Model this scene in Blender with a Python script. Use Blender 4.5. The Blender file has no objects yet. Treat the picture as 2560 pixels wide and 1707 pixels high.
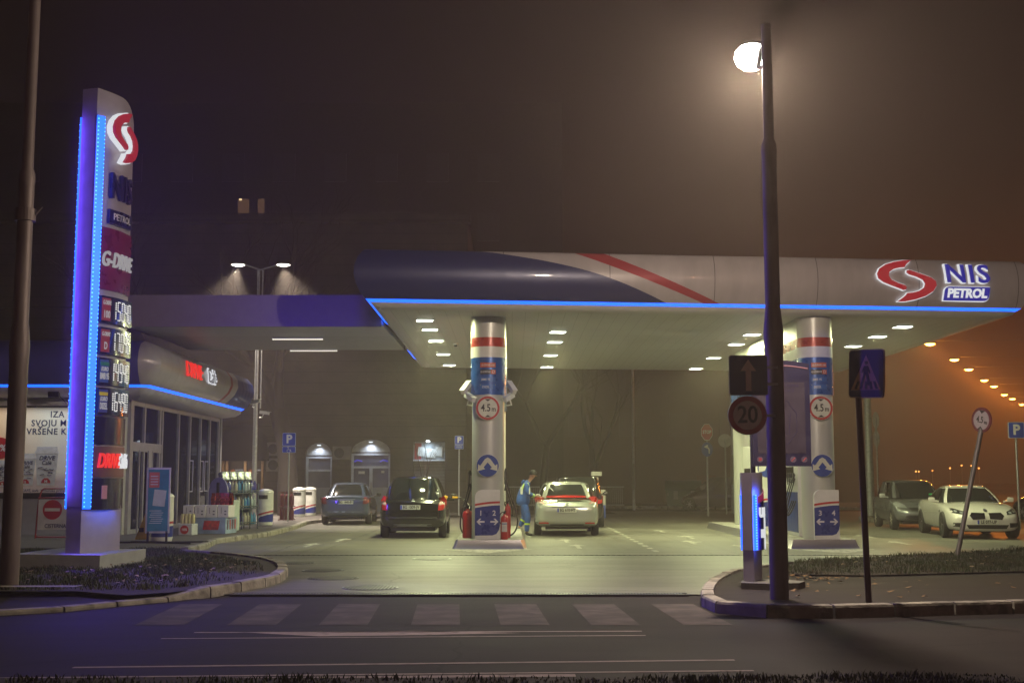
import bpy, bmesh, math, random
from mathutils import Vector, Matrix, Euler
from mathutils.bvhtree import BVHTree
from mathutils.geometry import tessellate_polygon
R = math.radians; PI = math.pi
random.seed(7)
sc = bpy.context.scene
col = sc.collection
# ------------------------------------------------------------------ camera
CAMH = 1.52; FPX = 3080.0; PITCH = math.atan(344.5/FPX)
cam = bpy.data.cameras.new('camera'); cam_o = bpy.data.objects.new('camera', cam); col.objects.link(cam_o)
cam_o.location = (0, 0, CAMH); cam_o.rotation_euler = (R(90)+PITCH, 0, 0)
cam.sensor_width = 36; cam.lens = 36*FPX/2560; cam.clip_start = .1; cam.clip_end = 900
sc.camera = cam_o
# ------------------------------------------------------------------ night sky
w = bpy.data.worlds.new('World'); sc.world = w; w.use_nodes = True
bg = w.node_tree.nodes['Background']
bg.inputs[0].default_value = (.80, .40, .46, 1); bg.inputs[1].default_value = .0032
sc.view_settings.view_transform = 'Standard'; sc.view_settings.look = 'None'
sc.view_settings.exposure = -.34; sc.view_settings.gamma = 1
cy = sc.cycles
cy.use_denoising = True; cy.max_bounces = 6; cy.diffuse_bounces = 2; cy.glossy_bounces = 3
cy.transmission_bounces = 4; cy.transparent_max_bounces = 10; cy.volume_bounces = 1
cy.use_light_tree = True; cy.sample_clamp_indirect = 3; cy.sample_clamp_direct = 0; cy.blur_glossy = .6
cy.caustics_reflective = False; cy.caustics_refractive = False

# survey helpers: ground position / height read off the photograph's perspective
_c, _s = math.cos(PITCH), math.sin(PITCH)
def _ray(px, py):
    u = (px-1280)/FPX; v = (853.5-py)/FPX
    return u, _c-v*_s, _s+v*_c
def G(px, py, z=0.0):
    r = _ray(px, py); t = (z-CAMH)/r[2]; return (r[0]*t, r[1]*t)
def D(px, py, Y):
    r = _ray(px, py); t = Y/r[1]; return Vector((r[0]*t, Y, CAMH+r[2]*t))

# ------------------------------------------------------------------ materials
_m = {}
class E:
    """tiny arithmetic on shader sockets"""
    def __init__(s, nt, v): s.nt = nt; s.v = v
    def _b(s, o, op, sw=False):
        n = s.nt.nodes.new('ShaderNodeMath'); n.operation = op
        a, b = (o, s) if sw else (s, o)
        for i, q in enumerate((a, b)):
            if isinstance(q, E): s.nt.links.new(q.v, n.inputs[i])
            else: n.inputs[i].default_value = q
        return E(s.nt, n.outputs[0])
    def __add__(s, o): return s._b(o, 'ADD')
    __radd__ = __add__
    def __sub__(s, o): return s._b(o, 'SUBTRACT')
    def __rsub__(s, o): return s._b(o, 'SUBTRACT', True)
    def __mul__(s, o): return s._b(o, 'MULTIPLY')
    __rmul__ = __mul__
    def __gt__(s, o): return s._b(o, 'GREATER_THAN')
    def __lt__(s, o): return s._b(o, 'LESS_THAN')
    def __pow__(s, o): return s._b(o, 'POWER')
    def mod(s, o): return s._b(o, 'FLOORED_MODULO')

def mixc(nt, f, a, b):
    n = nt.nodes.new('ShaderNodeMix'); n.data_type = 'RGBA'
    for sock, q in ((n.inputs[0], f), (n.inputs[6], a), (n.inputs[7], b)):
        if isinstance(q, E): nt.links.new(q.v, sock)
        elif hasattr(q, 'links'): nt.links.new(q, sock)
        elif isinstance(q, (int, float)): sock.default_value = q
        else: sock.default_value = (*q, 1)
    return n.outputs[2]

def M(name, c=(.5, .5, .5), rough=.5, metal=0, var=.15, scale=5, bump=0, bscale=None, emit=None, es=0,
      coat=0, spec=.5, trans=0, detail=4, dirt=None, stretch=None, rvar=.15):
    if name in _m: return _m[name]
    m = bpy.data.materials.new(name); m.use_nodes = True; nt = m.node_tree
    b = nt.nodes['Principled BSDF']; L = nt.links.new
    tc = nt.nodes.new('ShaderNodeTexCoord')
    mp = nt.nodes.new('ShaderNodeMapping'); L(tc.outputs['Object'], mp.inputs[0])
    if stretch: mp.inputs['Scale'].default_value = stretch
    nz = nt.nodes.new('ShaderNodeTexNoise'); nz.inputs['Scale'].default_value = scale; nz.inputs['Detail'].default_value = detail
    L(mp.outputs[0], nz.inputs['Vector'])
    f = E(nt, nz.outputs['Fac'])
    lo = tuple(max(0, x*(1-var)) for x in c); hi = tuple(min(1, x*(1+var)) for x in c)
    colr = mixc(nt, (f-.3)*2.5, lo, hi)
    if dirt:
        n2 = nt.nodes.new('ShaderNodeTexNoise'); n2.inputs['Scale'].default_value = dirt[1]; n2.inputs['Detail'].default_value = 6
        L(mp.outputs[0], n2.inputs['Vector'])
        g = (E(nt, n2.outputs['Fac'])-dirt[2])*6
        g = E(nt, _clamp(nt, g))
        colr = mixc(nt, g*dirt[3], colr, dirt[0])
    L(colr, b.inputs['Base Color'])
    rr = (f-.5)*(rvar*2)+rough; L(rr.v, b.inputs['Roughness'])
    b.inputs['Metallic'].default_value = metal
    b.inputs['Specular IOR Level'].default_value = spec
    b.inputs['Coat Weight'].default_value = coat; b.inputs['Coat Roughness'].default_value = .06
    b.inputs['Transmission Weight'].default_value = trans
    if emit:
        b.inputs['Emission Color'].default_value = (*emit, 1); b.inputs['Emission Strength'].default_value = es
    if bump:
        n3 = nt.nodes.new('ShaderNodeTexNoise'); n3.inputs['Scale'].default_value = bscale or scale*6; n3.inputs['Detail'].default_value = 3
        L(mp.outputs[0], n3.inputs['Vector'])
        bp = nt.nodes.new('ShaderNodeBump'); bp.inputs['Strength'].default_value = bump; bp.inputs['Distance'].default_value = .02
        L(n3.outputs['Fac'], bp.inputs['Height']); L(bp.outputs[0], b.inputs['Normal'])
    _m[name] = m; return m
def _clamp(nt, e):
    n = nt.nodes.new('ShaderNodeClamp'); nt.links.new(e.v, n.inputs[0]); return n.outputs[0]
def EM(name, c, s):
    return M(name, (.02, .02, .02), emit=c, es=s)
def glassmat(name, tint=(.02, .025, .03), mixf=.35):
    if name in _m: return _m[name]
    m = bpy.data.materials.new(name); m.use_nodes = True; nt = m.node_tree; b = nt.nodes['Principled BSDF']
    b.inputs['Base Color'].default_value = (*tint, 1); b.inputs['Roughness'].default_value = .04
    tr = nt.nodes.new('ShaderNodeBsdfTransparent'); tr.inputs[0].default_value = (.75, .8, .82, 1)
    nz = nt.nodes.new('ShaderNodeTexNoise'); nz.inputs['Scale'].default_value = 3
    fr = nt.nodes.new('ShaderNodeFresnel'); fr.inputs[0].default_value = 1.5
    f = E(nt, fr.outputs[0])+mixf+(E(nt, nz.outputs[0])-.5)*.06
    mx = nt.nodes.new('ShaderNodeMixShader'); nt.links.new(_clamp(nt, f), mx.inputs[0])
    nt.links.new(tr.outputs[0], mx.inputs[1]); nt.links.new(b.outputs[0], mx.inputs[2])
    nt.links.new(mx.outputs[0], nt.nodes['Material Output'].inputs[0]); _m[name] = m; return m

WHITE = M('white_paint', (.72, .72, .70), .35, var=.06, rvar=.08)
SILVER = M('silver_cladding', (.55, .55, .54), .32, .35, var=.06, scale=2)
CLAD = M('white_cladding', (.62, .60, .60), .38, .1, var=.05, scale=1.5)
GREYM = M('grey_metal', (.30, .31, .32), .4, .7, var=.12, scale=8)
DARKM = M('dark_metal', (.03, .03, .035), .45, .5, var=.2)
GALV = M('galvanised', (.36, .37, .37), .45, .6, var=.2, scale=12)
BLUE = M('sign_blue', (.012, .05, .30), .35, var=.1)
RED = M('sign_red', (.45, .02, .025), .35, var=.08)
BLACK = M('black_plastic', (.012, .012, .013), .4, var=.2)
BLACKG = M('gloss_black', (.008, .008, .012), .15, var=.2, coat=.6)
CONC = M('concrete', (.30, .29, .26), .8, var=.15, scale=3, bump=.3, dirt=((.12, .11, .10), 2.2, .52, .7))
LEDB = EM('blue_led', (.005, .10, 1.0), 3.6)
LEDC = EM('cyan_led_dot', (.10, .55, 1.0), 2.6)
LEDW = EM('white_led', (1, .98, .92), 1.0)
SIGNW = EM('backlit_white', (.95, .97, 1.0), .95)
SIGNR = EM('backlit_red', (1.0, .03, .015), 1.1)
YEL = M('nozzle_yellow', (.75, .42, .02), .4)
SKIN = M('skin', (.42, .22, .15), .55, var=.08, scale=20)

# ------------------------------------------------------------------ mesh builder
class MB:
    def __init__(s): s.v = []; s.f = []; s.T = Matrix()
    def add(s, vs, fs):
        k = len(s.v); s.v += [s.T @ Vector(p) for p in vs]; s.f += [tuple(i+k for i in q) for q in fs]; return s
    def box(s, c, d, rz=0, rx=0, ry=0, bev=0, taper=1):
        hx, hy, hz = d[0]/2, d[1]/2, d[2]/2
        bm = bmesh.new(); bmesh.ops.create_cube(bm, size=1)
        for q in bm.verts:
            k = taper if q.co.z > 0 else 1
            q.co = Vector((q.co.x*d[0]*k, q.co.y*d[1]*k, q.co.z*d[2]))
        if bev: bmesh.ops.bevel(bm, geom=bm.edges[:], offset=bev, segments=2, affect='EDGES', profile=.6)
        m = Matrix.Translation(c) @ Euler((rx, ry, rz)).to_matrix().to_4x4()
        bm.verts.ensure_lookup_table()
        s.add([m @ q.co for q in bm.verts], [[q.index for q in f.verts] for f in bm.faces]); bm.free(); return s
    def tube(s, pts, r, n=10, cap=True, closed=False):
        pts = [Vector(p) for p in pts]; N = len(pts)
        rs = r if isinstance(r, (list, tuple)) else [r]*N
        vs = []; up = None
        for i, p in enumerate(pts):
            if closed: t = (pts[(i+1) % N]-pts[i-1]).normalized()
            else: t = (pts[min(i+1, N-1)]-pts[max(i-1, 0)]).normalized()
            if up is None:
                up = Vector((0, 0, 1)) if abs(t.z) < .9 else Vector((1, 0, 0))
            a = t.cross(up).normalized(); b_ = a.cross(t).normalized(); up = b_
            for j in range(n):
                q = 2*PI*j/n; vs.append(p+(a*math.cos(q)+b_*math.sin(q))*rs[i])
        fs = []
        for i in range(N if closed else N-1):
            for j in range(n):
                a0 = i*n+j; a1 = i*n+(j+1) % n; b0 = ((i+1) % N)*n+j; b1 = ((i+1) % N)*n+(j+1) % n
                fs.append((a0, a1, b1, b0))
        if cap and not closed: fs += [tuple(range(n))[::-1], tuple((N-1)*n+j for j in range(n))]
        return s.add(vs, fs)
    def cyl(s, p0, p1, r, r1=None, n=20):
        return s.tube([p0, p1], [r, r if r1 is None else r1], n)
    def lathe(s, prof, n=28, axis='z', c=(0, 0, 0)):
        vs = []; c = Vector(c)
        for (r, h) in prof:
            for j in range(n):
                q = 2*PI*j/n; x, y = r*math.cos(q), r*math.sin(q)
                vs.append(c+Vector((x, y, h) if axis == 'z' else ((h, x, y) if axis == 'x' else (x, h, y))))
        fs = []
        for i in range(len(prof)-1):
            for j in range(n):
                fs.append((i*n+j, i*n+(j+1) % n, (i+1)*n+(j+1) % n, (i+1)*n+j))
        if prof[0][0] > 1e-4: fs.append(tuple(range(n))[::-1])
        if prof[-1][0] > 1e-4: fs.append(tuple((len(prof)-1)*n+j for j in range(n)))
        return s.add(vs, fs)
    def loft(s, rings, cap=True, closed=True):
        n = len(rings[0]); vs = [p for r in rings for p in r]; fs = []
        for i in range(len(rings)-1):
            for j in range(n if closed else n-1):
                fs.append((i*n+j, i*n+(j+1) % n, (i+1)*n+(j+1) % n, (i+1)*n+j))
        if cap: fs += [tuple(range(n))[::-1], tuple((len(rings)-1)*n+j for j in range(n))]
        return s.add(vs, fs)
    def prism(s, poly, z0, z1, fn=None):
        """poly in 2D extruded z0..z1; fn maps (u,v,w)->3D"""
        fn = fn or (lambda u, v, w_: (u, v, w_))
        n = len(poly); area = sum(poly[i][0]*poly[(i+1) % n][1]-poly[(i+1) % n][0]*poly[i][1] for i in range(n))
        if area < 0: poly = list(poly)[::-1]
        tr = []
        for t in tessellate_polygon([[Vector((p[0], p[1], 0)) for p in poly]]):
            q = (poly[t[1]][0]-poly[t[0]][0])*(poly[t[2]][1]-poly[t[0]][1])-(poly[t[2]][0]-poly[t[0]][0])*(poly[t[1]][1]-poly[t[0]][1])
            tr.append(tuple(t) if q > 0 else tuple(t[::-1]))
        vs = [fn(p[0], p[1], z0) for p in poly]+[fn(p[0], p[1], z1) for p in poly]
        fs = [t[::-1] for t in tr]+[[i+n for i in t] for t in tr]
        fs += [(i, (i+1) % n, (i+1) % n+n, i+n) for i in range(n)]
        return s.add(vs, fs)
    def sweep(s, path, prof, closed=False, cap=True):
        """path xy list; prof [(outward offset, z)] ; outward = right of travel"""
        N = len(path); rings = []
        for i in range(N):
            p = Vector(path[i])
            a = Vector(path[(i-1) % N]) if (closed or i > 0) else None
            b_ = Vector(path[(i+1) % N]) if (closed or i < N-1) else None
            d1 = (p-a).normalized() if a is not None else (b_-p).normalized()
            d2 = (b_-p).normalized() if b_ is not None else d1
            n1 = Vector((d1.y, -d1.x)); n2 = Vector((d2.y, -d2.x)); m = (n1+n2).normalized()
            m = m/max(.5, m.dot(n1))
            rings.append([(p.x+m.x*o, p.y+m.y*o, z) for o, z in prof])
        if closed: rings.append(rings[0])
        return s.loft(rings, cap and not closed, closed=False)
    def text(s, body, size, fn, depth=.01, off=0, align='CENTER', shear=0, width=1, spacing=1, fine=0):
        cu = bpy.data.curves.new('t', 'FONT'); cu.body = body; cu.size = size; cu.align_x = align; cu.align_y = 'CENTER'
        cu.extrude = depth/2; cu.offset = off; cu.shear = shear; cu.resolution_u = 3; cu.space_character = spacing
        o = bpy.data.objects.new('t', cu); col.objects.link(o)
        dg = bpy.context.evaluated_depsgraph_get(); me = bpy.data.meshes.new_from_object(o.evaluated_get(dg))
        vs = [fn(q.co.x*width, q.co.y, q.co.z+depth/2) for q in me.vertices]; fs = [tuple(p.vertices) for p in me.polygons]
        bpy.data.objects.remove(o); bpy.data.curves.remove(cu); bpy.data.meshes.remove(me)
        return s.add(vs, fs)
    def build(s, name, mat, parent=None, smooth=None, label=None):
        me = bpy.data.meshes.new(name); me.from_pydata([tuple(p) for p in s.v], [], s.f)
        me.validate(); me.update()
        if smooth:
            bm = bmesh.new(); bm.from_mesh(me); bmesh.ops.remove_doubles(bm, verts=bm.verts, dist=1e-5)
            bmesh.ops.recalc_face_normals(bm, faces=bm.faces); bm.to_mesh(me); bm.free()
            me.polygons.foreach_set('use_smooth', [True]*len(me.polygons)); me.set_sharp_from_angle(angle=R(smooth))
        o = bpy.data.objects.new(name, me); col.objects.link(o)
        if mat: me.materials.append(mat)
        if parent: o.parent = parent
        if label: o['label'] = label
        return o

def thing(name, label, cat, loc=(0, 0, 0), rz=0, group=None):
    o = bpy.data.objects.new(name, None); o.empty_display_size = .2; col.objects.link(o)
    o.location = loc; o.rotation_euler = (0, 0, rz); return tag(o, label, cat, group)
def tag(o, label, cat, group=None, kind=None):
    if label: o['label'] = label
    if cat: o['category'] = cat
    if group: o['group'] = group
    if kind: o['kind'] = kind
    return o
def struct(name, mb, mat, smooth=None):
    o = mb.build(name, mat, smooth=smooth); o['kind'] = 'structure'; return o
def children(o): return [c for c in bpy.data.objects if c.parent == o]
def dup(o, loc=None, rz=None, label=None, group=None, parent=None):
    c = o.copy(); col.objects.link(c)
    if parent: c.parent = parent
    for ch in children(o): dup(ch, parent=c)
    if loc is not None: c.location = loc
    if rz is not None: c.rotation_euler = (0, 0, rz)
    if label: c['label'] = label
    if group: c['group'] = group
    return c
def lamp(kind, name, loc, power, color, parent=None, size=.3, sizey=None, rot=(0, 0, 0), spot=None, blend=1, spread=None, soft=.1):
    l = bpy.data.lights.new(name, kind); l.energy = power; l.color = color
    if kind == 'AREA':
        l.size = size
        if sizey: l.shape = 'RECTANGLE'; l.size_y = sizey
        if spread: l.spread = spread
    else: l.shadow_soft_size = soft
    if spot: l.spot_size = spot; l.spot_blend = blend
    o = bpy.data.objects.new(name, l); col.objects.link(o); o.location = loc; o.rotation_euler = rot
    if parent: o.parent = parent
    return o
def XZ(x0, y0, z0, s=1):           # text/shape plane facing the camera (-y)
    return lambda u, v, w_: (x0+u*s, y0-w_, z0+v*s)
def circ(cx, cy_, r, n=32, r2=None): return [(cx+r*math.cos(2*PI*i/n), cy_+(r2 or r)*math.sin(2*PI*i/n)) for i in range(n)]
def rrect(cx, cy_, wd, h, r, n=5, which=(1, 1, 1, 1)):
    """rounded rect; which = (top-right, top-left, bottom-left, bottom-right) rounded"""
    P = []
    for k, (sx, sy) in enumerate(((1, 1), (-1, 1), (-1, -1), (1, -1))):
        x, y = cx+sx*wd/2, cy_+sy*h/2
        if not which[k]: P.append((x, y)); continue
        ox, oy = x-sx*r, y-sy*r
        for i in range(n+1):
            a = PI/2*(k+i/n); P.append((ox+r*math.cos(a), oy+r*math.sin(a)))
    return P
# ------------------------------------------------------------------ ground, roads
def sheet(name, poly, z, mat):
    mb = MB(); tr = []
    for t in tessellate_polygon([[Vector((p[0], p[1], 0)) for p in poly]]):
        q = (poly[t[1]][0]-poly[t[0]][0])*(poly[t[2]][1]-poly[t[0]][1])-(poly[t[2]][0]-poly[t[0]][0])*(poly[t[1]][1]-poly[t[0]][1])
        tr.append(tuple(t) if q > 0 else tuple(t[::-1]))
    mb.add([(p[0], p[1], z) for p in poly], tr); o = mb.build(name, mat)
    o['kind'] = 'structure'; return o
def asphalt(name, c, rough, patch, sheen=.5, sc=90, cracks=True, joints=None, grain=.006):
    m = bpy.data.materials.new(name); m.use_nodes = True; nt = m.node_tree; b = nt.nodes['Principled BSDF']; L = nt.links.new
    tc = nt.nodes.new('ShaderNodeTexCoord')
    def noise(s_, d=5, st=None):
        n = nt.nodes.new('ShaderNodeTexNoise'); n.inputs['Scale'].default_value = s_; n.inputs['Detail'].default_value = d
        if st:
            mp = nt.nodes.new('ShaderNodeMapping'); mp.inputs['Scale'].default_value = st; L(tc.outputs['Object'], mp.inputs[0]); L(mp.outputs[0], n.inputs[0])
        else: L(tc.outputs['Object'], n.inputs[0])
        return E(nt, n.outputs['Fac'])
    fine = noise(sc, 2); big = noise(.35, 6); mid = noise(1.0, 5, (.25, 2.2, 1)); spots = noise(7, 4)
    k = (big-.5)*1.7+(mid-.5)*1.1+(fine-.5)*1.6+.5
    colr = mixc(nt, E(nt, _clamp(nt, k)), tuple(x*(1-patch) for x in c), tuple(x*(1+patch) for x in c))
    st = E(nt, _clamp(nt, (spots-.64)*9))
    colr = mixc(nt, st*.5, colr, tuple(x*.45 for x in c))
    if cracks:
        vo = nt.nodes.new('ShaderNodeTexVoronoi'); vo.feature = 'DISTANCE_TO_EDGE'; vo.inputs['Scale'].default_value = .22
        w1 = noise(1.3, 5); va = nt.nodes.new('ShaderNodeVectorMath'); va.operation = 'ADD'
        L(tc.outputs['Object'], va.inputs[0]); L((w1*1.4).v, va.inputs[1]); L(va.outputs[0], vo.inputs['Vector'])
        ck = E(nt, vo.outputs['Distance']) < .0035
        colr = mixc(nt, ck*.6, colr, tuple(x*.3 for x in c))
    if joints:
        sx = nt.nodes.new('ShaderNodeSeparateXYZ'); L(tc.outputs['Object'], sx.inputs[0])
        wob = (big-.5)*.05
        jx = (E(nt, sx.outputs[0])+wob).mod(joints[0]); jy = (E(nt, sx.outputs[1])+wob+1.1).mod(joints[1])
        colr = mixc(nt, E(nt, _clamp(nt, (jx < .03)+(jy < .04)))*.55, colr, tuple(x*.35 for x in c))
        trk = noise(1.2, 3, (2.6, .08, 1)); colr = mixc(nt, E(nt, _clamp(nt, (trk-.56)*7))*.4, colr, tuple(x*.4 for x in c))
    L(colr, b.inputs['Base Color'])
    L((rough+(big-.5)*.35+(fine-.5)*.25).v, b.inputs['Roughness']); b.inputs['Specular IOR Level'].default_value = sheen
    bp = nt.nodes.new('ShaderNodeBump'); bp.inputs['Strength'].default_value = .55; bp.inputs['Distance'].default_value = grain
    L((fine+mid*.6).v, bp.inputs['Height']); L(bp.outputs[0], b.inputs['Normal'])
    return m
ASPH = asphalt('road_asphalt', (.018, .0145, .015), .8, .45, .2)
APRON = asphalt('apron_asphalt', (.105, .10, .086), .46, .75, .5, 45, grain=.014)
FORE = asphalt('forecourt_concrete', (.135, .127, .106), .52, .5, .4, 30, joints=(4.1, 4.6))
PAVE = asphalt('paving', (.10, .092, .085), .8, .25, .25, 25)
FOOT = asphalt('footpath_asphalt', (.028, .024, .021), .85, .3, .15, 40)
SOIL = M('soil', (.030, .024, .018), .95, var=.5, scale=6, bump=.8)
KERB = M('kerb_stone', (.27, .25, .21), .8, var=.25, scale=4, bump=.5, dirt=((.05, .045, .04), 3.5, .5, .8))
STEELK = M('brushed_steel', (.50, .48, .50), .36, .85, var=.08, scale=1.5)
def pt(L_): return [G(*p) for p in L_]
sheet('ground', [(-220, -30), (220, -30), (220, 420), (-220, 420)], -.02, ASPH)
sheet('road', [(-90, 9.72), (90, 9.72), (90, 16.2), (-90, 16.2)], -.012, ASPH)
sheet('apron', [(-9, 16.74), (14, 16.74), (26, 25.22), (-9, 25.22)], -.004, APRON)
sheet('forecourt', [(-7.2, 25.26), (30, 25.26), (30, 49.5), (22, 60), (-10, 60), (-7.2, 45)], 0, FORE)
sheet('back_street', [(-30, 60), (22, 60), (60, 50), (90, 200), (-30, 200)], -.008, ASPH)

# raised beds
LK = pt([(-160, 1552), (0, 1535), (100, 1530), (210, 1523), (345, 1507), (450, 1499), (545, 1487), (640, 1471), (690, 1460), (712, 1450), (721, 1440), (720, 1430), (706, 1419), (680, 1411), (640, 1404), (600, 1399), (500, 1390), (432, 1385)])
RK = pt([(1965, 1421), (1900, 1430), (1830, 1441), (1790, 1456), (1765, 1475), (1752, 1493), (1750, 1510), (1765, 1522), (1795, 1531), (1850, 1538), (1950, 1543), (2080, 1543), (2300, 1537), (2560, 1530), (3000, 1520)])
SK = [(-6.72, 25.9), (-6.70, 27.4), (-7.05, 29.8), (-6.85, 31.2), (-6.5, 33.6), (-6.66, 38.4), (-6.96, 42.5), (-6.5, 45.7), (-6.4, 52)]
def resample(path, step):
    P = [Vector(p) for p in path]; out = [P[0]]; acc = 0
    for i in range(len(P)-1):
        d = (P[i+1]-P[i]).length; u = (P[i+1]-P[i])/d; t = step-acc
        while t <= d: out.append(P[i]+u*t); t += step
        acc = (acc+d) % step
    return out
def kerb(name, path, h=.13, wd=.16, stone=.75, drops=(), side=1):
    P = resample(path, stone); mb = MB(); N = len(P)
    def off(i, o):
        a = P[max(i-1, 0)]; b_ = P[min(i+1, N-1)]; d = (b_-a).normalized(); n = Vector((-d.y, d.x))*side; return P[i]+n*o
    for i in range(N-1):
        a0, a1, b0, b1 = off(i, 0), off(i+1, 0), off(i, wd), off(i+1, wd)
        j = random.uniform(-.006, .006); t = .018
        A0 = a0.lerp(a1, t); A1 = a0.lerp(a1, 1-t); B0 = b0.lerp(b1, t); B1 = b0.lerp(b1, 1-t)
        h0 = h+j; h1 = h+j+random.uniform(-.006, .006)
        if i in drops: h0, h1 = h*.35, h*.35
        if i+1 in drops: h1 = h*.35
        if i-1 in drops: h0 = h*.35
        def ring(A, B, hh):
            v = (B-A)
            p = lambda q, z: (A.x+v.x*q, A.y+v.y*q, z)
            return [p(0, -.03), p(.02, hh-.03), p(.09, hh-.006), p(.22, hh), p(1, hh), p(1, -.03)]
        mb.loft([ring(A0, B0, h0), ring(A1, B1, h1)])
    o = mb.build(name, KERB, smooth=None); o['kind'] = 'structure'; return o
kerb('kerb', LK, drops=(0, 1, 2, 3))
kerb('kerb', RK, side=1)
kerb('kerb', SK, side=1, h=.12)
kerb('kerb', [(12.9, 42.5), (13.3, 47.5), (20, 48.5), (34, 50)], h=.14, side=1)
kerb('kerb', [(2.5, 66.5), (9, 64.8), (20, 62)], h=.14, side=1)
lbed = [Vector(p) for p in LK[4:]]
sheet('left_soil_bed', [(p.x-.14, p.y+.0) for p in lbed[:6]]+[(p[0]-.15, p[1]) for p in lbed[6:9]]+[(p[0]-.1, p[1]-.1) for p in lbed[9:]]+[(-7.2, 25.6), (-16, 25.4), (-16, 16.1), (-5.6, 16.1)], .095, SOIL)
sheet('left_footpath', [(-16, 14.3), (-5.6, 14.6), (-5.05, 14.95), (-4.8, 15.55), (-5.5, 16.09), (-16, 16.09)], .03, FOOT)
sheet('kerb_strip', [(-16, 15.85), (-5.55, 15.85), (-5.5, 16.08), (-16, 16.08)], .17, KERB)
for x in (-6.9, -5.9): pass
rin = [Vector(p) for p in RK]
sheet('right_footpath', [(4.72, 21.45)]+[(3.62, 19.72), (3.0, 17.9), (2.66, 16.4), (2.5, 15.4), (2.55, 14.65), (2.8, 14.3), (3.6, 14.1), (4.65, 14.33), (5.95, 14.6), (14, 14.9), (30, 15.4), (30, 32), (12, 26.4)], .10, FOOT)
GB = [(4.85, 21.35), (4.0, 18.6), (5.2, 18.35), (7.9, 19.2), (14, 20.6), (28, 23.5), (28, 31), (16.5, 27.7), (10.5, 25.42), (7.5, 23.3)]
sheet('right_soil_bed', GB, .125, SOIL)
VB = [(-30, 8.0), (30, 8.0), (30, 9.6), (3.2, 9.75), (1.5, 9.62), (-30, 9.6)]
sheet('near_verge_soil', [(-30, -12), (30, -12)]+VB[2:], .02, SOIL)
SP = [(p[0]-.13, p[1]) for p in SK]
sheet('shop_pavement', SP+[(-20, 52), (-20, 25.9)], .105, PAVE)
sheet('back_pavement', [(-25, 47.5), (-6.4, 47.5), (-3, 50), (4.4, 52), (4.4, 58), (-25, 58)], .09, PAVE)

# grass
GR = [M('grass', (.026, .042, .012), .7, var=.5, scale=1.2, dirt=((.060, .045, .022), 1.8, .5, .8)), M('grass_dry', (.075, .062, .028), .8, var=.4, scale=2)]
def inpoly(x, y, P):
    c_ = False; j = len(P)-1
    for i in range(len(P)):
        if (P[i][1] > y) != (P[j][1] > y) and x < (P[j][0]-P[i][0])*(y-P[i][1])/(P[j][1]-P[i][1])+P[i][0]: c_ = not c_
        j = i
    return c_
def grass(name, poly, n, z, hmin, hmax, bb, keep=lambda x, y: 1, wd=.006, mat=0, label=None):
    rnd = random.Random(len(name)*n); vs = []; fs = []; k = 0
    while k < n:
        x = rnd.uniform(bb[0], bb[1]); y = rnd.uniform(bb[2], bb[3])
        if not inpoly(x, y, poly): k += .2; continue
        cl = math.sin(x*3.1+math.sin(y*2.3)*2)*math.sin(y*3.7+x)+math.sin(x*9+y*5)*.4
        kp = keep(x, y)*(.62+.38*cl)
        k += 1
        if rnd.random() > kp: continue
        h = rnd.uniform(hmin, hmax)*(.65+.35*cl)+.01; a = rnd.uniform(0, PI); dx, dy = math.cos(a)*wd, math.sin(a)*wd
        lx, ly = rnd.uniform(-.6, .6)*h, rnd.uniform(-.6, .6)*h; i = len(vs)
        vs += [(x-dx, y-dy, z), (x+dx, y+dy, z), (x+lx*.4+dx*.7, y+ly*.4+dy*.7, z+h*.6), (x+lx*.4-dx*.7, y+ly*.4-dy*.7, z+h*.6), (x+lx, y+ly, z+h)]
        fs += [(i, i+1, i+2, i+3), (i+3, i+2, i+4)]
    mb = MB(); mb.v = vs; mb.f = fs; o = mb.build(name, GR[mat]); o['kind'] = 'stuff'; tag(o, label, 'grass'); return o
LB = [(-9.8, 16.3), (-5.5, 16.2), (-4.6, 16.25), (-4.25, 17.0), (-3.95, 18.2), (-3.9, 19.6), (-4.2, 20.9), (-4.9, 22.4), (-6.4, 24.5), (-7.0, 25.5), (-9.8, 25.4)]
bare = lambda x, y: .18 if (x > -4.9+(y-18)*.1 and y > 17 and y < 21) else 1
grass('grass', LB, 46000, .095, .03, .10, (-9.8, -3.8, 16.2, 25.5), bare, label='short dark grass on the left kerbed bed round the tall price sign')
grass('grass', GB, 46000, .125, .03, .09, (4, 16, 18.3, 27.8), label='short green grass on the bed behind the right footpath')
grass('grass', [(p[0], p[1]-(0 if p[0] > 1 else .1)) for p in VB], 18000, .02, .005, .055, (-3.8, 3.8, 8.7, 9.76), lambda x, y: .45+.55*(x > 1.3), mat=0, label='dark unlit grass verge along the near edge of the road')
# a few dry leaves / litter on the footpath
mb = MB(); rl = random.Random(5)
for i in range(90):
    x, y = (rl.gauss(4.35, .3), rl.gauss(17.9, .35)) if i < 60 else (rl.uniform(3, 8), rl.uniform(15, 18))
    a = rl.uniform(0, 6); s_ = rl.uniform(.02, .05)
    mb.add([(x+s_*math.cos(a+q), y+s_*math.sin(a+q), .112+rl.uniform(0, .03)) for q in (0, 1.4, 3, 4.5)], [(0, 1, 2, 3)])
tag(mb.build('leaf_litter', M('dead_leaf', (.14, .08, .03), .8, var=.4)), 'scattered dry leaves at the foot of the tall lamp post', 'leaves', kind='stuff')

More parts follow.
